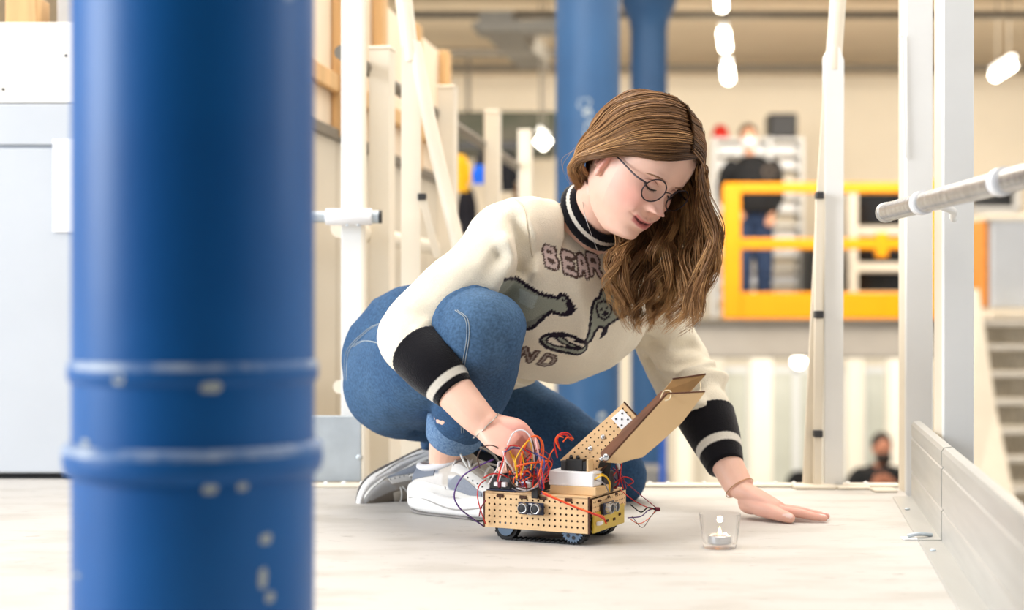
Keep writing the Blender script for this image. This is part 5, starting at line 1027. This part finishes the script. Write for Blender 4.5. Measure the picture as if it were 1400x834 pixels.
def perforated(name, o0, ax, ay, nrm, nx, ny, p, mx, my, r, th, m, par, skip=lambda a, b_: False):
    """A board with real drilled holes on an nx by ny grid, pitch p, margins mx, my."""
    b = MB(); K = 8; W_, H = nx*p+2*mx, ny*p+2*my; dz = nrm*th
    pt = lambda x, y, q: o0+ax*x+ay*y+nrm*q*th
    ca = [(math.cos(2*math.pi*(k+.5)/K), math.sin(2*math.pi*(k+.5)/K)) for k in range(K)]
    for a in range(nx):
        for c in range(ny):
            x0, y0 = mx+a*p, my+c*p; cx_, cy_ = x0+p/2, y0+p/2
            if skip(a, c): b.add([pt(x0, y0, 1), pt(x0+p, y0, 1), pt(x0+p, y0+p, 1), pt(x0, y0+p, 1)], [(0, 1, 2, 3)]); continue
            sq = []
            for k in range(K):
                u, w_ = ca[k]; s = 1/max(abs(u), abs(w_)); sq.append((cx_+u*s*p/2, cy_+w_*s*p/2))
            # the square's corners fall between the ring points: add them
            out_ = [pt(*q, 1) for q in sq]; inn = [pt(cx_+u*r, cy_+w_*r, 1) for u, w_ in ca]; bak = [pt(cx_+u*r, cy_+w_*r, 0) for u, w_ in ca]
            cor = [pt(x0+p, y0+p, 1), pt(x0, y0+p, 1), pt(x0, y0, 1), pt(x0+p, y0, 1)]
            f = []
            for k in range(K):
                k2 = (k+1) % K; f.append((k, k2, K+k2, K+k)); f.append((K+k, K+k2, 2*K+k2, 2*K+k))
            f += [(0, 1, 3*K+0)] if False else []
            base = 3*K
            for q, (k, k2) in enumerate(((0, 1), (2, 3), (4, 5), (6, 7))): f.append((k, base+q, k2))
            f.append(tuple(range(2*K, 3*K)))
            b.add(out_+inn+bak+cor, f)
    # rim, borders and back
    for (xa, ya, xb, yb) in ((0, 0, W_, my), (0, H-my, W_, H), (0, my, mx, H-my), (W_-mx, my, W_, H-my)):
        if xb-xa > 1e-6 and yb-ya > 1e-6: b.add([pt(xa, ya, 1), pt(xb, ya, 1), pt(xb, yb, 1), pt(xa, yb, 1)], [(0, 1, 2, 3)])
    q = [(0, 0), (W_, 0), (W_, H), (0, H)]; b.add([pt(*c, 1) for c in q]+[pt(*c, 0) for c in q], [(4, 5, 6, 7)]+[(i, (i+1) % 4, (i+1) % 4+4, i+4) for i in range(4)])
    me = bpy.data.meshes.new(name); vv = np.concatenate(b.v)-WORLD[par.name]; me.from_pydata(vv.tolist(), [], b.f); me.materials.append(m); me.materials.append(M_darkcut)
    ncell = 0
    for poly in me.polygons:                              # hole walls and floors are coloured dark
        pass
    return finish(name, me, par, WORLD[par.name]), W_, H
def darken_recess(o, o0, nrm, th):
    """Faces off the outer plane (hole walls, floors, edges) take the dark cut material."""
    W0 = WORLD[o.name]
    for poly in o.data.polygons:
        d = np.mean([(np.array(o.data.vertices[i].co)+W0-o0) @ nrm for i in poly.vertices])
        if d < th*0.93: poly.material_index = 1
pf = LF/20.0; HB = ZB1-ZB0
o0 = R(0, 0, ZB0)+ei*0; nF = -ej
pn, W_, H_b = perforated('front_panel', o0, ei, UP, nF, 18, 5, LF/19.2, (LF-18*LF/19.2)/2, .004, .0019, .003, M_mdf, robot); darken_recess(pn, o0, nF, .003)
b = MB(); b.box(R(LF/2, -.0015, (ZB0+.004+5*LF/19.2+ZB1)/2+.001), (LF, .003, ZB1-(ZB0+.004+5*LF/19.2)-.002), [ei, ej, UP]); part('top_strip', b, M_mdf, robot, smooth=None)
for x in (.037, .082, .118, .160):
    b = MB(); b.tube([R(x-.006, -.003, ZB1-.006), R(x+.006, -.003, ZB1-.006)], .0028, 10); part('slot', b, M_darkcut, robot, smooth=40)
for x in (.0015, LF-.0015): b = MB(); b.box(R(x, -.001, (ZB0+ZB1)/2), (.003, .0045, HB), [ei, ej, UP]); part('corner_edge', b, M_darkcut, robot, smooth=None)
nS = -ei; o1 = R(0, .002, ZB0+.028)
pn, w1, h1 = perforated('side_panel', o1, ej, UP, nS, 18, 3, .0080, .002, .0015, .0013, .003, M_mdf, robot); darken_recess(pn, o1, nS, .003)
b = MB(); b.box(R(-.0025, .004+.068, ZB0+.0165), (.005, .134, .033), [ei, ej, UP], bev=.0012); o = part('yellow_panel', b, M_brass, robot, smooth=None); o['label'] = 'glossy yellow lower side panel'
for j_, z_ in ((.03, .05), (.07, .052), (.105, .053)): b = MB(); b.tube([R(-.0030, j_-.004, ZB0+z_), R(-.0030, j_+.004, ZB0+z_)], .0022, 8); part('slot', b, M_darkcut, robot, smooth=40)
for j_, z_ in ((.060, .014), (.090, .013), (.115, .018)): b = MB(); b.box(R(-.0055, j_, ZB0+z_), (.002, .008, .004), [ei, ej, UP]); part('slot', b, M_darkcut, robot, smooth=None)
b = MB(); b.box(R(-.0075, .022, ZB0+.015), (.006, .018, .006), [ei, ej, UP], bev=.001); part('connector', b, M_plastic, robot, smooth=None)
b = MB(); b.box(R(LF/2, LS/2, ZB1-.0015), (LF-.004, LS-.004, .003), [ei, ej, UP]); part('deck_board', b, M_mdf, robot, smooth=None)
b = MB(); b.box(R(LF/2, LS/2, ZB0+.0015), (LF-.006, LS-.066, .003), [ei, ej, UP]); part('base_board', b, M_mdfd, robot, smooth=None)
b = MB(); b.box(R(LF-.0015, LS/2, (ZB0+ZB1)/2), (.003, LS-.004, HB), [ei, ej, UP]); part('end_panel', b, M_mdf, robot, smooth=None)
b = MB(); b.box(R(LF/2, LS-.0015, (ZB0+ZB1)/2), (LF-.008, .003, HB), [ei, ej, UP]); part('back_panel', b, M_mdf, robot, smooth=None)
# tracks, wheels and gears on both sides
def track(j0):
    xs0, xs1, r = .032, LF-.040, .0220; w = .022; b = MB(); path = []
    for a in np.linspace(-math.pi/2, -3*math.pi/2, 14): path.append((xs0+r*math.cos(a), r+r*math.sin(a)))
    for a in np.linspace(math.pi/2, -math.pi/2, 14): path.append((xs1+r*math.cos(a), r+r*math.sin(a)))
    path = np.array(path); cl = np.vstack([path, path[:1]]); seg = np.linalg.norm(np.diff(cl, axis=0), axis=1); cum = np.concatenate([[0], np.cumsum(seg)])
    pts = lambda s: np.array([np.interp(s % cum[-1], cum, cl[:, 0]), np.interp(s % cum[-1], cum, cl[:, 1])])
    cen = np.array(((xs0+xs1)/2, r)); ring = []
    n_ = 72
    for k in range(n_):
        p = pts(cum[-1]*k/n_); d = p-cen; e = np.array((np.clip(p[0], xs0, xs1), r)); nn_ = unit(p-e) if np.linalg.norm(p-e) > 1e-6 else np.array((0, -1.0)); q = p-nn_*.003
        ring.append(np.array([R(p[0], j0, p[1]), R(p[0], j0+w, p[1]), R(q[0], j0+w, q[1]), R(q[0], j0, q[1])]))
    b.rings(ring+[ring[0]], cap=False); t = part('track', b, M_rubber, robot, smooth=None)
    for k in range(44):
        p = pts(cum[-1]*k/44); e = np.array((np.clip(p[0], xs0, xs1), r)); nn_ = unit(p-e); tg = np.array((-nn_[1], nn_[0])); c = p-nn_*.0012
        b = MB(); b.box(R(c[0], j0+w/2-.0005, max(c[1], .0022)), (.0030, w+.001, .0042), [ei*tg[0]+UP*tg[1], ej, ei*nn_[0]+UP*nn_[1]]); part('track_lug', b, M_rubber, t, smooth=None)
    for x, m_, nm in ((xs0, M_gear, 'gear'), (xs1, M_rubber, 'wheel')):
        if nm == 'gear':
            prof = []; n_t = 22
            for k in range(n_t*4):
                a = 2*math.pi*k/(n_t*4); rr = .0188 if (k % 4) in (0, 1) else .0160; prof.append((rr*math.cos(a), rr*math.sin(a)))
            b = MB(); b.plate([R(x+c, j0-.003, r+s) for c, s in prof], ej*.006); g_ = part('gear', b, M_gear, robot, smooth=None)
            for k in range(6): a = 2*math.pi*k/6+.3; b = MB(); b.lathe(R(x+.0100*math.cos(a), j0-.0031, r+.0100*math.sin(a)), [(.0032, 0), (.0032, .0004)], 10, [ei, UP, -ej]); part('gear_hole', b, M_mesh, g_, smooth=None)
        else:
            b = MB(); b.lathe(R(x, j0-.002, r), [(.0200, .0), (.0207, .002), (.0207, .016), (.0200, .018)], 40, [ei, UP, ej]); g_ = part('wheel', b, M_rubber, robot, smooth=40)
            b = MB(); b.lathe(R(x, j0-.0035, r), [(.0140, .002), (.0144, .001), (.0118, .0), (.004, .0008), (.0005, .0004)], 32, [ei, UP, -ej]); h_ = part('wheel_disc', b, M_gear, g_, smooth=40)
        b = MB(); b.cyl(R(x, j0-.0045, r), R(x, j0+.02, r), .0025, 10); part('axle', b, M_can, g_ if nm == 'gear' else g_, smooth=40)
track(.004); track(LS-.030)
# distance sensors
def sonar(o_, ax_, nrm, label):
    t = bpy.data.objects.new('distance_sensor', None); place(t, robot, o_); t['label'] = label
    b = MB(); b.box(o_+nrm*.004, (.046, .0018, .020), [ax_, nrm, UP], bev=.0006); part('circuit_board', b, M_pcb, t, smooth=None)
    b = MB(); b.box(o_+nrm*.0015-ax_*.014, (.018, .005, .017), [ax_, nrm, UP]); part('bracket', b, M_black, t, smooth=None)
    for s in (-1, 1):
        c = o_+nrm*.005+ax_*s*.0115+UP*.001; b = MB(); b.lathe(c, [(.0082, 0), (.0082, .0102), (.0076, .0108), (.0068, .0106), (.0066, .0092)], 28, [ax_, UP, nrm], cap=False); part('sensor_can', b, M_can, t, smooth=40)
        b = MB(); b.lathe(c, [(.0067, .0090), (.0035, .0098), (.0003, .0100)], 24, [ax_, UP, nrm]); part('sensor_mesh', b, M_mesh, t, smooth=60)
    for k in range(4): b = MB(); b.box(o_+nrm*.006+ax_*(k-1.5)*.0025+UP*(-.009), (.0012, .004, .0022), [ax_, nrm, UP]); part('pin', b, M_can, t, smooth=None)
    b = MB(); b.box(o_+nrm*.0058+UP*.0072, (.0075, .003, .0036), [ax_, nrm, UP], bev=.0004); part('crystal', b, M_can, t, smooth=None)
sonar(R(LF-.094+.004, -.0042, ZB0+.036), -ei, -ej, 'blue distance sensor with two silver cans on the front panel'); sonar(R(-.0055, .056, ZB0+.036), ej, -ei, 'distance sensor on the side panel')
b = MB(); b.box(R(LF-.097, -.004, ZB1+.002), (.012, .012, .016), [ei, ej, UP], bev=.001); part('sensor_hinge', b, M_black, robot, smooth=None)
# superstructure: blocks, servo, boards
b = MB(); b.box(R(.038, .045, ZB1+.007), (.082, .055, .014), [ei, ej, UP], bev=.001); part('pale_block', b, M_card, robot, smooth=None)['label'] = 'pale wooden packing block'
b = MB(); b.box(R(.042, .043, ZB1+.026), (.080, .050, .024), [ei, ej, UP], bev=.0015); part('white_block', b, M_plastic, robot, smooth=None)['label'] = 'white plastic battery block'
sv = R(.040, .036, ZB1+.0475); b = MB(); b.box(sv, (.030, .018, .019), [ei, ej, UP], bev=.001); so = part('servo', b, M_black, robot, smooth=None); so['label'] = 'black servo motor'
for s in (-1, 1): b = MB(); b.box(sv+ei*s*.0195-UP*.001, (.009, .017, .0150), [ei, ej, UP], bev=.0008); part('servo_lug', b, M_dark if s > 0 else M_black, so, smooth=None)
b = MB(); b.box(sv-ei*.0245, (.0035, .022, .021), [ei, ej, UP], bev=.0006); part('servo_plate', b, M_card, so, smooth=None)
for q in (-.003, .009): b = MB(); b.lathe(sv+ei*q+UP*.0095, [(.0035, 0), (.0035, .003), (.0022, .0045), (.0022, .006)], 14); part('servo_knob', b, M_black, so, smooth=40)
b = MB(); b.box(R(LF-.030, .030, ZB1+.0022), (.052, .05, .0026), [ei, ej, UP], bev=.0005); part('circuit_board', b, M_pcb, robot, smooth=None)
b = MB(); b.box(R(LF-.014, .022, ZB1+.013), (.020, .022, .020), [ei, ej, UP], bev=.001); part('terminal_block', b, M_black, robot, smooth=None)
b = MB(); b.box(R(LF-.034, .020, ZB1+.013), (.018, .020, .020), [ei, ej, UP], bev=.001); part('terminal_block', b, M_dark, robot, smooth=None)
for x, y, w_, h_, m_ in ((LF-.020, .008, .008, .007, M_plastic), (LF-.034, .008, .009, .008, M_plastic), (LF-.064, .022, .026, .016, M_plastic), (LF-.066, .010, .012, .006, mat('maroon relay', (120, 30, 52), 0.4)), (LF-.027, .006, .006, .010, mat('maroon relay', (120, 30, 52), 0.4))):
    b = MB(); b.box(R(x, y, ZB1+.012), (w_, .010, h_), [ei, ej, UP], bev=.0008); part('connector', b, m_, robot, smooth=None)
b = MB(); b.box(R(LF-.085, .04, ZB1+.016), (.030, .035, .026), [ei, ej, UP], bev=.001); part('motor_driver', b, M_mesh, robot, smooth=None)
b = MB(); b.box(R(-.001+.012, .075, ZB1+.017), (.026, .045, .036), [ei, ej, UP], bev=.0015); part('gear_motor', b, M_black, robot, smooth=None)
b = MB(); b.box(R(.030, .115, ZB1+.014), (.05, .035, .028), [ei, ej, UP], bev=.001); part('battery_holder', b, M_mesh, robot, smooth=None)
# the perforated arm plate
Za = 2.425; pa0, pa1, pc1 = P(766, 629, Za), P(851, 552, Za), P(805, 646, Za-.015)
ax1 = unit(pa1-pa0); wv = pc1-pa0; ay1 = unit(wv-ax1*np.dot(wv, ax1)); an = np.cross(ax1, ay1); an = an if an[1] < 0 else -an
Lp = np.linalg.norm(pa1-pa0)
pn, w2, h2 = perforated('arm_plate', pa0+ay1*.0006, ax1, ay1, an, 15, 6, .0090, .004, .002, .0014, .003, M_mdf, robot, skip=lambda a, c: (a < 2) or (a+c*3) % 11 == 0); darken_recess(pn, pa0, an, .003); pn['label'] = 'perforated wooden lift arm'
b = MB(); b.tube([pa0+ax1*.002, pa0+ax1*.002+ay1*h2], .0001, 4); 
b = MB(); b.box(pa0+ax1*w2+ay1*h2/2+an*.0015, (.003, h2, .0045), [ax1, ay1, an]); part('arm_edge', b, M_darkcut, pn, smooth=None)
b = MB(); b.box(pa0+ax1*w2/2+ay1*(h2+.001)+an*.0015, (w2, .003, .0045), [ax1, ay1, an]); part('arm_edge', b, M_darkcut, pn, smooth=None)
for x, y in ((.050, .020), (.078, .020), (.052, .046)): b = MB(); b.lathe(pa0+ax1*x+ay1*y+an*.003, [(.0042, 0), (.0040, .0015), (.0025, .0026), (.0003, .003)], 16, [ax1, ay1, an]); part('bolt', b, M_can, pn, smooth=50)
cA_ = pa0+ax1*(w2-.022)+ay1*.020+an*.0045; b = MB(); b.box(cA_, (.024, .026, .003), [ax1, ay1, an], bev=.0006); o = part('white_plate', b, M_plastic, pn, smooth=None); o['label'] = 'small white plate with black pegs'
for s, s2 in ((-1, -1), (-1, 1), (1, -1), (1, 1), (0, 0)): b = MB(); b.ball(cA_+ax1*s*.007+ay1*s2*.007+an*.0018, (.0017, .0017, .001), 8, 6, [ax1, ay1, an]); part('peg', b, M_dark, pn)
# scoop: two tan boards joined by a dark strip
Zf, Zg = 2.335, 2.395
fr_ = [P(x, y, z) for x, y, z in ((829, 632, 2.330), (913, 539, 2.335), (963, 536, 2.345), (944, 562, 2.342), (932, 578, 2.340), (905, 603, 2.337), (879, 625, 2.335), (862, 629, 2.333), (848, 634, 2.331))]
nf = unit(np.cross(fr_[1]-fr_[0], fr_[6]-fr_[0])); nf = nf if nf[1] > 0 else -nf
fr_ = [p-nf*np.dot(p-fr_[0], nf) for p in fr_]
t = bpy.data.objects.new('scoop', None); place(t, robot, fr_[0]); t['label'] = 'raised tan board scoop'
b = MB(); b.plate(fr_, nf*.003); part('front_board', b, M_card, t, smooth=None)
bk = [P(x, y, z) for x, y, z in ((822, 621, 2.39), (906, 536, 2.39), (920, 519, 2.395), (965, 512.5, 2.405), (943, 537, 2.40), (880, 600, 2.39))]
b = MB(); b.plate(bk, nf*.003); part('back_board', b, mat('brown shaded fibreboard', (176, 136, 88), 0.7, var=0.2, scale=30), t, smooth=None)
st = [fr_[0]-ax1*.002, fr_[1], bk[1]+0, bk[0]]
b = MB(); n4 = unit(np.cross(st[1]-st[0], st[3]-st[0])); b.plate(st, n4*.003); part('joining_strip', b, M_mdfd, t, smooth=None)
b = MB(); b.plate([fr_[1]-nf*.0004, fr_[2]-nf*.0004, fr_[2]-nf*.0004+V(0, 0, .002), fr_[1]-nf*.0004+V(0, 0, .0022)], nf*.004); part('edge', b, M_mdfd, t, smooth=None)
b = MB(); b.plate([bk[2]-nf*.0005, bk[3]-nf*.0005, bk[3]-nf*.0005+V(0, 0, .0022), bk[2]-nf*.0005+V(0, 0, .0022)], nf*.004); part('edge', b, M_mdfd, t, smooth=None)
M_tie = mat('pale cable tie', (226, 206, 170), 0.5)
b = MB(); b.tube(catmull([P(903, 545, 2.34), P(908, 535, 2.36), P(917, 535, 2.345), P(916, 545, 2.328), P(909, 548, 2.328)], 14), .0012, 6); part('cable_tie', b, M_tie, t, smooth=60)
b = MB(); b.tube(catmull([P(957, 522, 2.40), P(958, 530, 2.37), P(957, 537, 2.343)], 8), .0006, 6); part('cable_tie', b, M_tie, t, smooth=60)
b = MB(); b.lathe(P(828, 625, 2.328), [(.0055, 0), (.0052, .003), (.003, .0045), (.0003, .005)], 18, [(1, 0, 0), (0, 0, 1), (0, -1, 0)]); part('bolt', b, M_can, t, smooth=50)
b = MB(); b.cyl(P(828, 627, 2.33), P(828, 627, 2.44), .003, 10); b.cyl(P(846, 640, 2.42), P(840, 622, 2.38), .003, 10); part('hinge_pin', b, M_can, t, smooth=50)
b = MB(); b.plate([P(812, 655, 2.415), P(832, 655, 2.415), P(836, 632, 2.40), P(820, 632, 2.40)], (0, .012, 0)); part('arm_support', b, M_black, robot, smooth=None)
# wires
WC = {'red': (206, 34, 30), 'orange': (240, 96, 30), 'white': (232, 226, 230), 'yellow': (236, 184, 28), 'purple': (92, 60, 128), 'brown': (74, 50, 38), 'black': (24, 22, 26), 'grey': (130, 126, 130), 'pink': (238, 186, 190), 'blue': (48, 66, 132), 'maroon': (132, 24, 56)}
def wire(cname, pts, r=.0011):
    m = mat('%s wire insulation' % cname, WC[cname], 0.4, var=0.05); b = MB(); pts = [P(*q) for q in pts]; b.tube(catmull(pts, max(18, 7*len(pts))), r, 6); o = part('wire', b, m, robot); o['label'] = '%s wire' % cname
wire('white', [(668, 662, 2.42), (680, 640, 2.41), (682, 632, 2.41), (689, 633, 2.41), (686, 645, 2.41), (682, 658, 2.42)], .0014)
wire('white', [(694, 608, 2.375), (702, 592, 2.37), (714, 588, 2.37), (724, 596, 2.37), (728, 612, 2.38), (732, 640, 2.40)], .0013)
wire('white', [(688, 616, 2.38), (692, 630, 2.38), (700, 640, 2.39), (704, 654, 2.41)], .0015)
wire('brown', [(656, 640, 2.40), (653, 625, 2.39), (660, 612, 2.385), (672, 609, 2.385), (684, 616, 2.39), (696, 640, 2.39), (712, 664, 2.40)])
wire('purple', [(675, 628, 2.43), (655, 637, 2.43), (632, 652, 2.43), (621, 676, 2.43), (628, 694, 2.43), (645, 708, 2.44), (662, 720, 2.45)], .0013)
wire('red', [(664, 656, 2.43), (655, 664, 2.42), (653, 680, 2.42), (658, 700, 2.42), (664, 716, 2.43)], .0011); wire('red', [(660, 654, 2.41), (672, 648, 2.41), (686, 649, 2.41), (700, 655, 2.42)])
wire('maroon', [(664, 684, 2.42), (658, 694, 2.42), (655, 706, 2.43)])
for k, (c_, pts) in enumerate([('orange', [(712, 655), (713, 628), (722, 602), (733, 596), (742, 606), (742, 628), (736, 652)]), ('orange', [(708, 640), (716, 612), (726, 598), (738, 600), (740, 618), (730, 640)]), ('red', [(708, 655), (712, 640), (724, 634), (742, 632), (751, 640), (742, 652)]), ('orange', [(704, 638), (720, 634), (736, 632), (748, 630)]),
                               ('purple', [(692, 614), (706, 613), (722, 617), (736, 622), (742, 640), (741, 664)]), ('blue', [(690, 618), (708, 611), (730, 620), (744, 630), (741, 655)]), ('yellow', [(696, 614), (700, 624), (705, 636), (707, 652)]), ('yellow', [(700, 614), (703, 626), (707, 640), (706, 656)]), ('grey', [(688, 614), (700, 611), (714, 614), (724, 630), (742, 648), (744, 660)]),
                               ('pink', [(732, 600), (736, 620), (740, 640), (738, 662)]), ('red', [(744, 668), (742, 648), (748, 634), (750, 646), (742, 660)]), ('maroon', [(709, 640), (716, 654), (728, 658), (740, 650), (744, 636)]), ('brown', [(692, 630), (696, 650), (704, 664), (722, 668), (738, 662)]), ('grey', [(700, 668), (714, 672), (732, 666), (742, 652)]),
                               ('red', [(730, 640), (730, 652), (728, 664)]), ('maroon', [(735, 640), (736, 654), (739, 668)]), ('orange', [(728, 668), (738, 656), (740, 640), (736, 626)]), ('black', [(718, 632), (726, 628), (730, 640), (722, 652)]), ('white', [(709, 668), (722, 670), (736, 664)]), ('red', [(762, 626), (758, 606), (764, 594), (776, 592), (784, 600)]), ('orange', [(765, 614), (760, 604), (762, 596), (770, 598)]), ('red', [(766, 616), (762, 600), (772, 594), (782, 602)]), ('orange', [(748, 634), (752, 622), (757, 614)]), ('orange', [(770, 604), (776, 598), (784, 600)]), ('brown', [(716, 668), (733, 672), (740, 676)]), ('yellow', [(713, 620), (716, 634), (712, 650)]), ('purple', [(738, 664), (742, 668), (740, 676)]), ('red', [(720, 668), (716, 652), (722, 640), (730, 634)])]):
    zz_ = 2.376+0.010*((k*7) % 5)/2; wire(c_, [(x, y, zz_+.008*math.sin(i*1.7+k)) for i, (x, y) in enumerate(pts)], .0011 if k % 3 else .0014)
Rw = np.random.RandomState(21); cn_ = ['red', 'orange', 'orange', 'maroon', 'purple', 'grey', 'white', 'brown', 'red', 'yellow', 'blue']
for k in range(13):
    x0, x1 = Rw.uniform(678, 722), Rw.uniform(716, 756); y0, y1, tp_ = Rw.uniform(640, 666), Rw.uniform(630, 668), Rw.uniform(598, 652); zq = Rw.uniform(2.376, 2.41); zj = Rw.uniform(-.012, .012, 5)
    wire(cn_[k % 11], [(x0, y0, zq+zj[0]), (x0+Rw.uniform(-6, 8), (y0+tp_)/2, zq+zj[1]), ((x0+x1)/2+Rw.uniform(-8, 8), tp_, zq+zj[2]), (x1+Rw.uniform(-4, 6), (y1+tp_)/2, zq+zj[3]), (x1-Rw.uniform(0, 14), y1, zq+zj[4])], Rw.uniform(.0009, .0013))
wire('orange', [(741, 672, 2.365), (760, 681, 2.352), (785, 692, 2.342), (808, 701, 2.335), (824, 706, 2.36), (828, 715, 2.372)], .0013); wire('red', [(742, 675, 2.362), (764, 684, 2.35), (790, 695, 2.34), (812, 703, 2.335), (826, 710, 2.362), (829, 716, 2.372)], .0013)
wire('yellow', [(812, 656, 2.38), (824, 650, 2.37), (833, 658, 2.38), (833, 672, 2.40)], .0014); wire('grey', [(814, 656, 2.38), (826, 661, 2.37), (832, 672, 2.39)]); wire('yellow', [(810, 651, 2.39), (822, 648, 2.38), (830, 652, 2.39)], .0009)
for c_, pts in (('red', [(838, 650), (848, 640), (846, 660), (838, 668)]), ('maroon', [(842, 636), (846, 655), (842, 668)]), ('red', [(840, 660), (854, 652), (866, 658), (858, 664)]), ('purple', [(834, 640), (842, 656), (848, 666)]), ('red', [(850, 634), (848, 650), (852, 668)]), ('maroon', [(838, 640), (850, 650), (856, 668)])): wire(c_, [(x, y, 2.44+.01*(i % 2)) for i, (x, y) in enumerate(pts)])
wire('maroon', [(850, 655, 2.46), (870, 672, 2.47), (892, 690, 2.47), (899, 696, 2.47)], .0008); wire('red', [(846, 668, 2.46), (866, 684, 2.47), (886, 694, 2.47), (898, 697, 2.47)], .0008)
wire('black', [(862, 690, 2.47), (876, 700, 2.47), (886, 694, 2.47), (897, 697, 2.47)], .0011); wire('purple', [(858, 708, 2.46), (876, 706, 2.46), (886, 698, 2.47), (898, 694, 2.47)], .0010)
wire('orange', [(862, 710, 2.44), (874, 716, 2.43), (888, 708, 2.45), (896, 698, 2.47)], .0007); wire('brown', [(864, 706, 2.44), (878, 721, 2.42), (890, 706, 2.45), (898, 698, 2.47)], .0006)
b = MB(); b.box(P(899, 696, 2.47), (.008, .012, .006), bev=.0008); part('plug', b, mat('maroon relay', (120, 30, 52), 0.4), robot, smooth=None)
wire('black', [(640, 708, 2.46), (650, 712, 2.45), (662, 712, 2.445)], .0018)

# ------------------------------------------------------------------ candle in its glass
q = P(984, 749, 2.345); q[2] = 0
t = thing('candle_glass', q, 'small clear glass cup with a lit tealight on the deck beside her hand', 'candle')
M_glass = mat('clear glass', (255, 255, 255), 0.08, trans=1.0, ior=1.08, var=0.0, alpha=0.55); r1, r2, hg = .0265, .0345, .0555
b = MB(); b.lathe(q, [(r1-.001, .0004), (r1, .002), (r1+.002, .012), (r2-.0008, hg-.001), (r2-.0012, hg), (r2-.0022, hg-.001), (r1-.0005, .012), (r1-.003, .0075), (.002, .0070)], 56); part('glass', b, M_glass, t, smooth=50)
b = MB(); b.lathe(q, [(.0185, .0080), (.0190, .009), (.0190, .0200), (.0184, .0205), (.0180, .0190), (.002, .0188)], 40); part('tealight_cup', b, M_can, t, smooth=40)
b = MB(); b.lathe(q, [(.0178, .0100), (.0178, .0192), (.006, .0186), (.0005, .0184)], 40); part('wax', b, mat('white wax', (250, 240, 226), 0.4, emit=0.0), t, smooth=40)
b = MB(); b.cyl(q+V(0, 0, .0185), q+V(.0005, 0, .0235), .0006, 6); part('wick', b, M_black, t)
b = MB(); b.lathe(q+V(0, 0, .0200), [(.0004, 0), (.0026, .002), (.0032, .004), (.0020, .008), (.0003, .013)], 14); part('flame', b, mat('candle flame', (255, 206, 130), 0.5, emit=7.0, var=0.0), t)
ld = bpy.data.lights.new('candle_light', 'POINT'); ld.energy = 0.05; ld.color = (1, .72, .4); ld.shadow_soft_size = .004; lo_ = bpy.data.objects.new('candle_light', ld); C.objects.link(lo_); lo_.location = q+V(0, 0, .045)
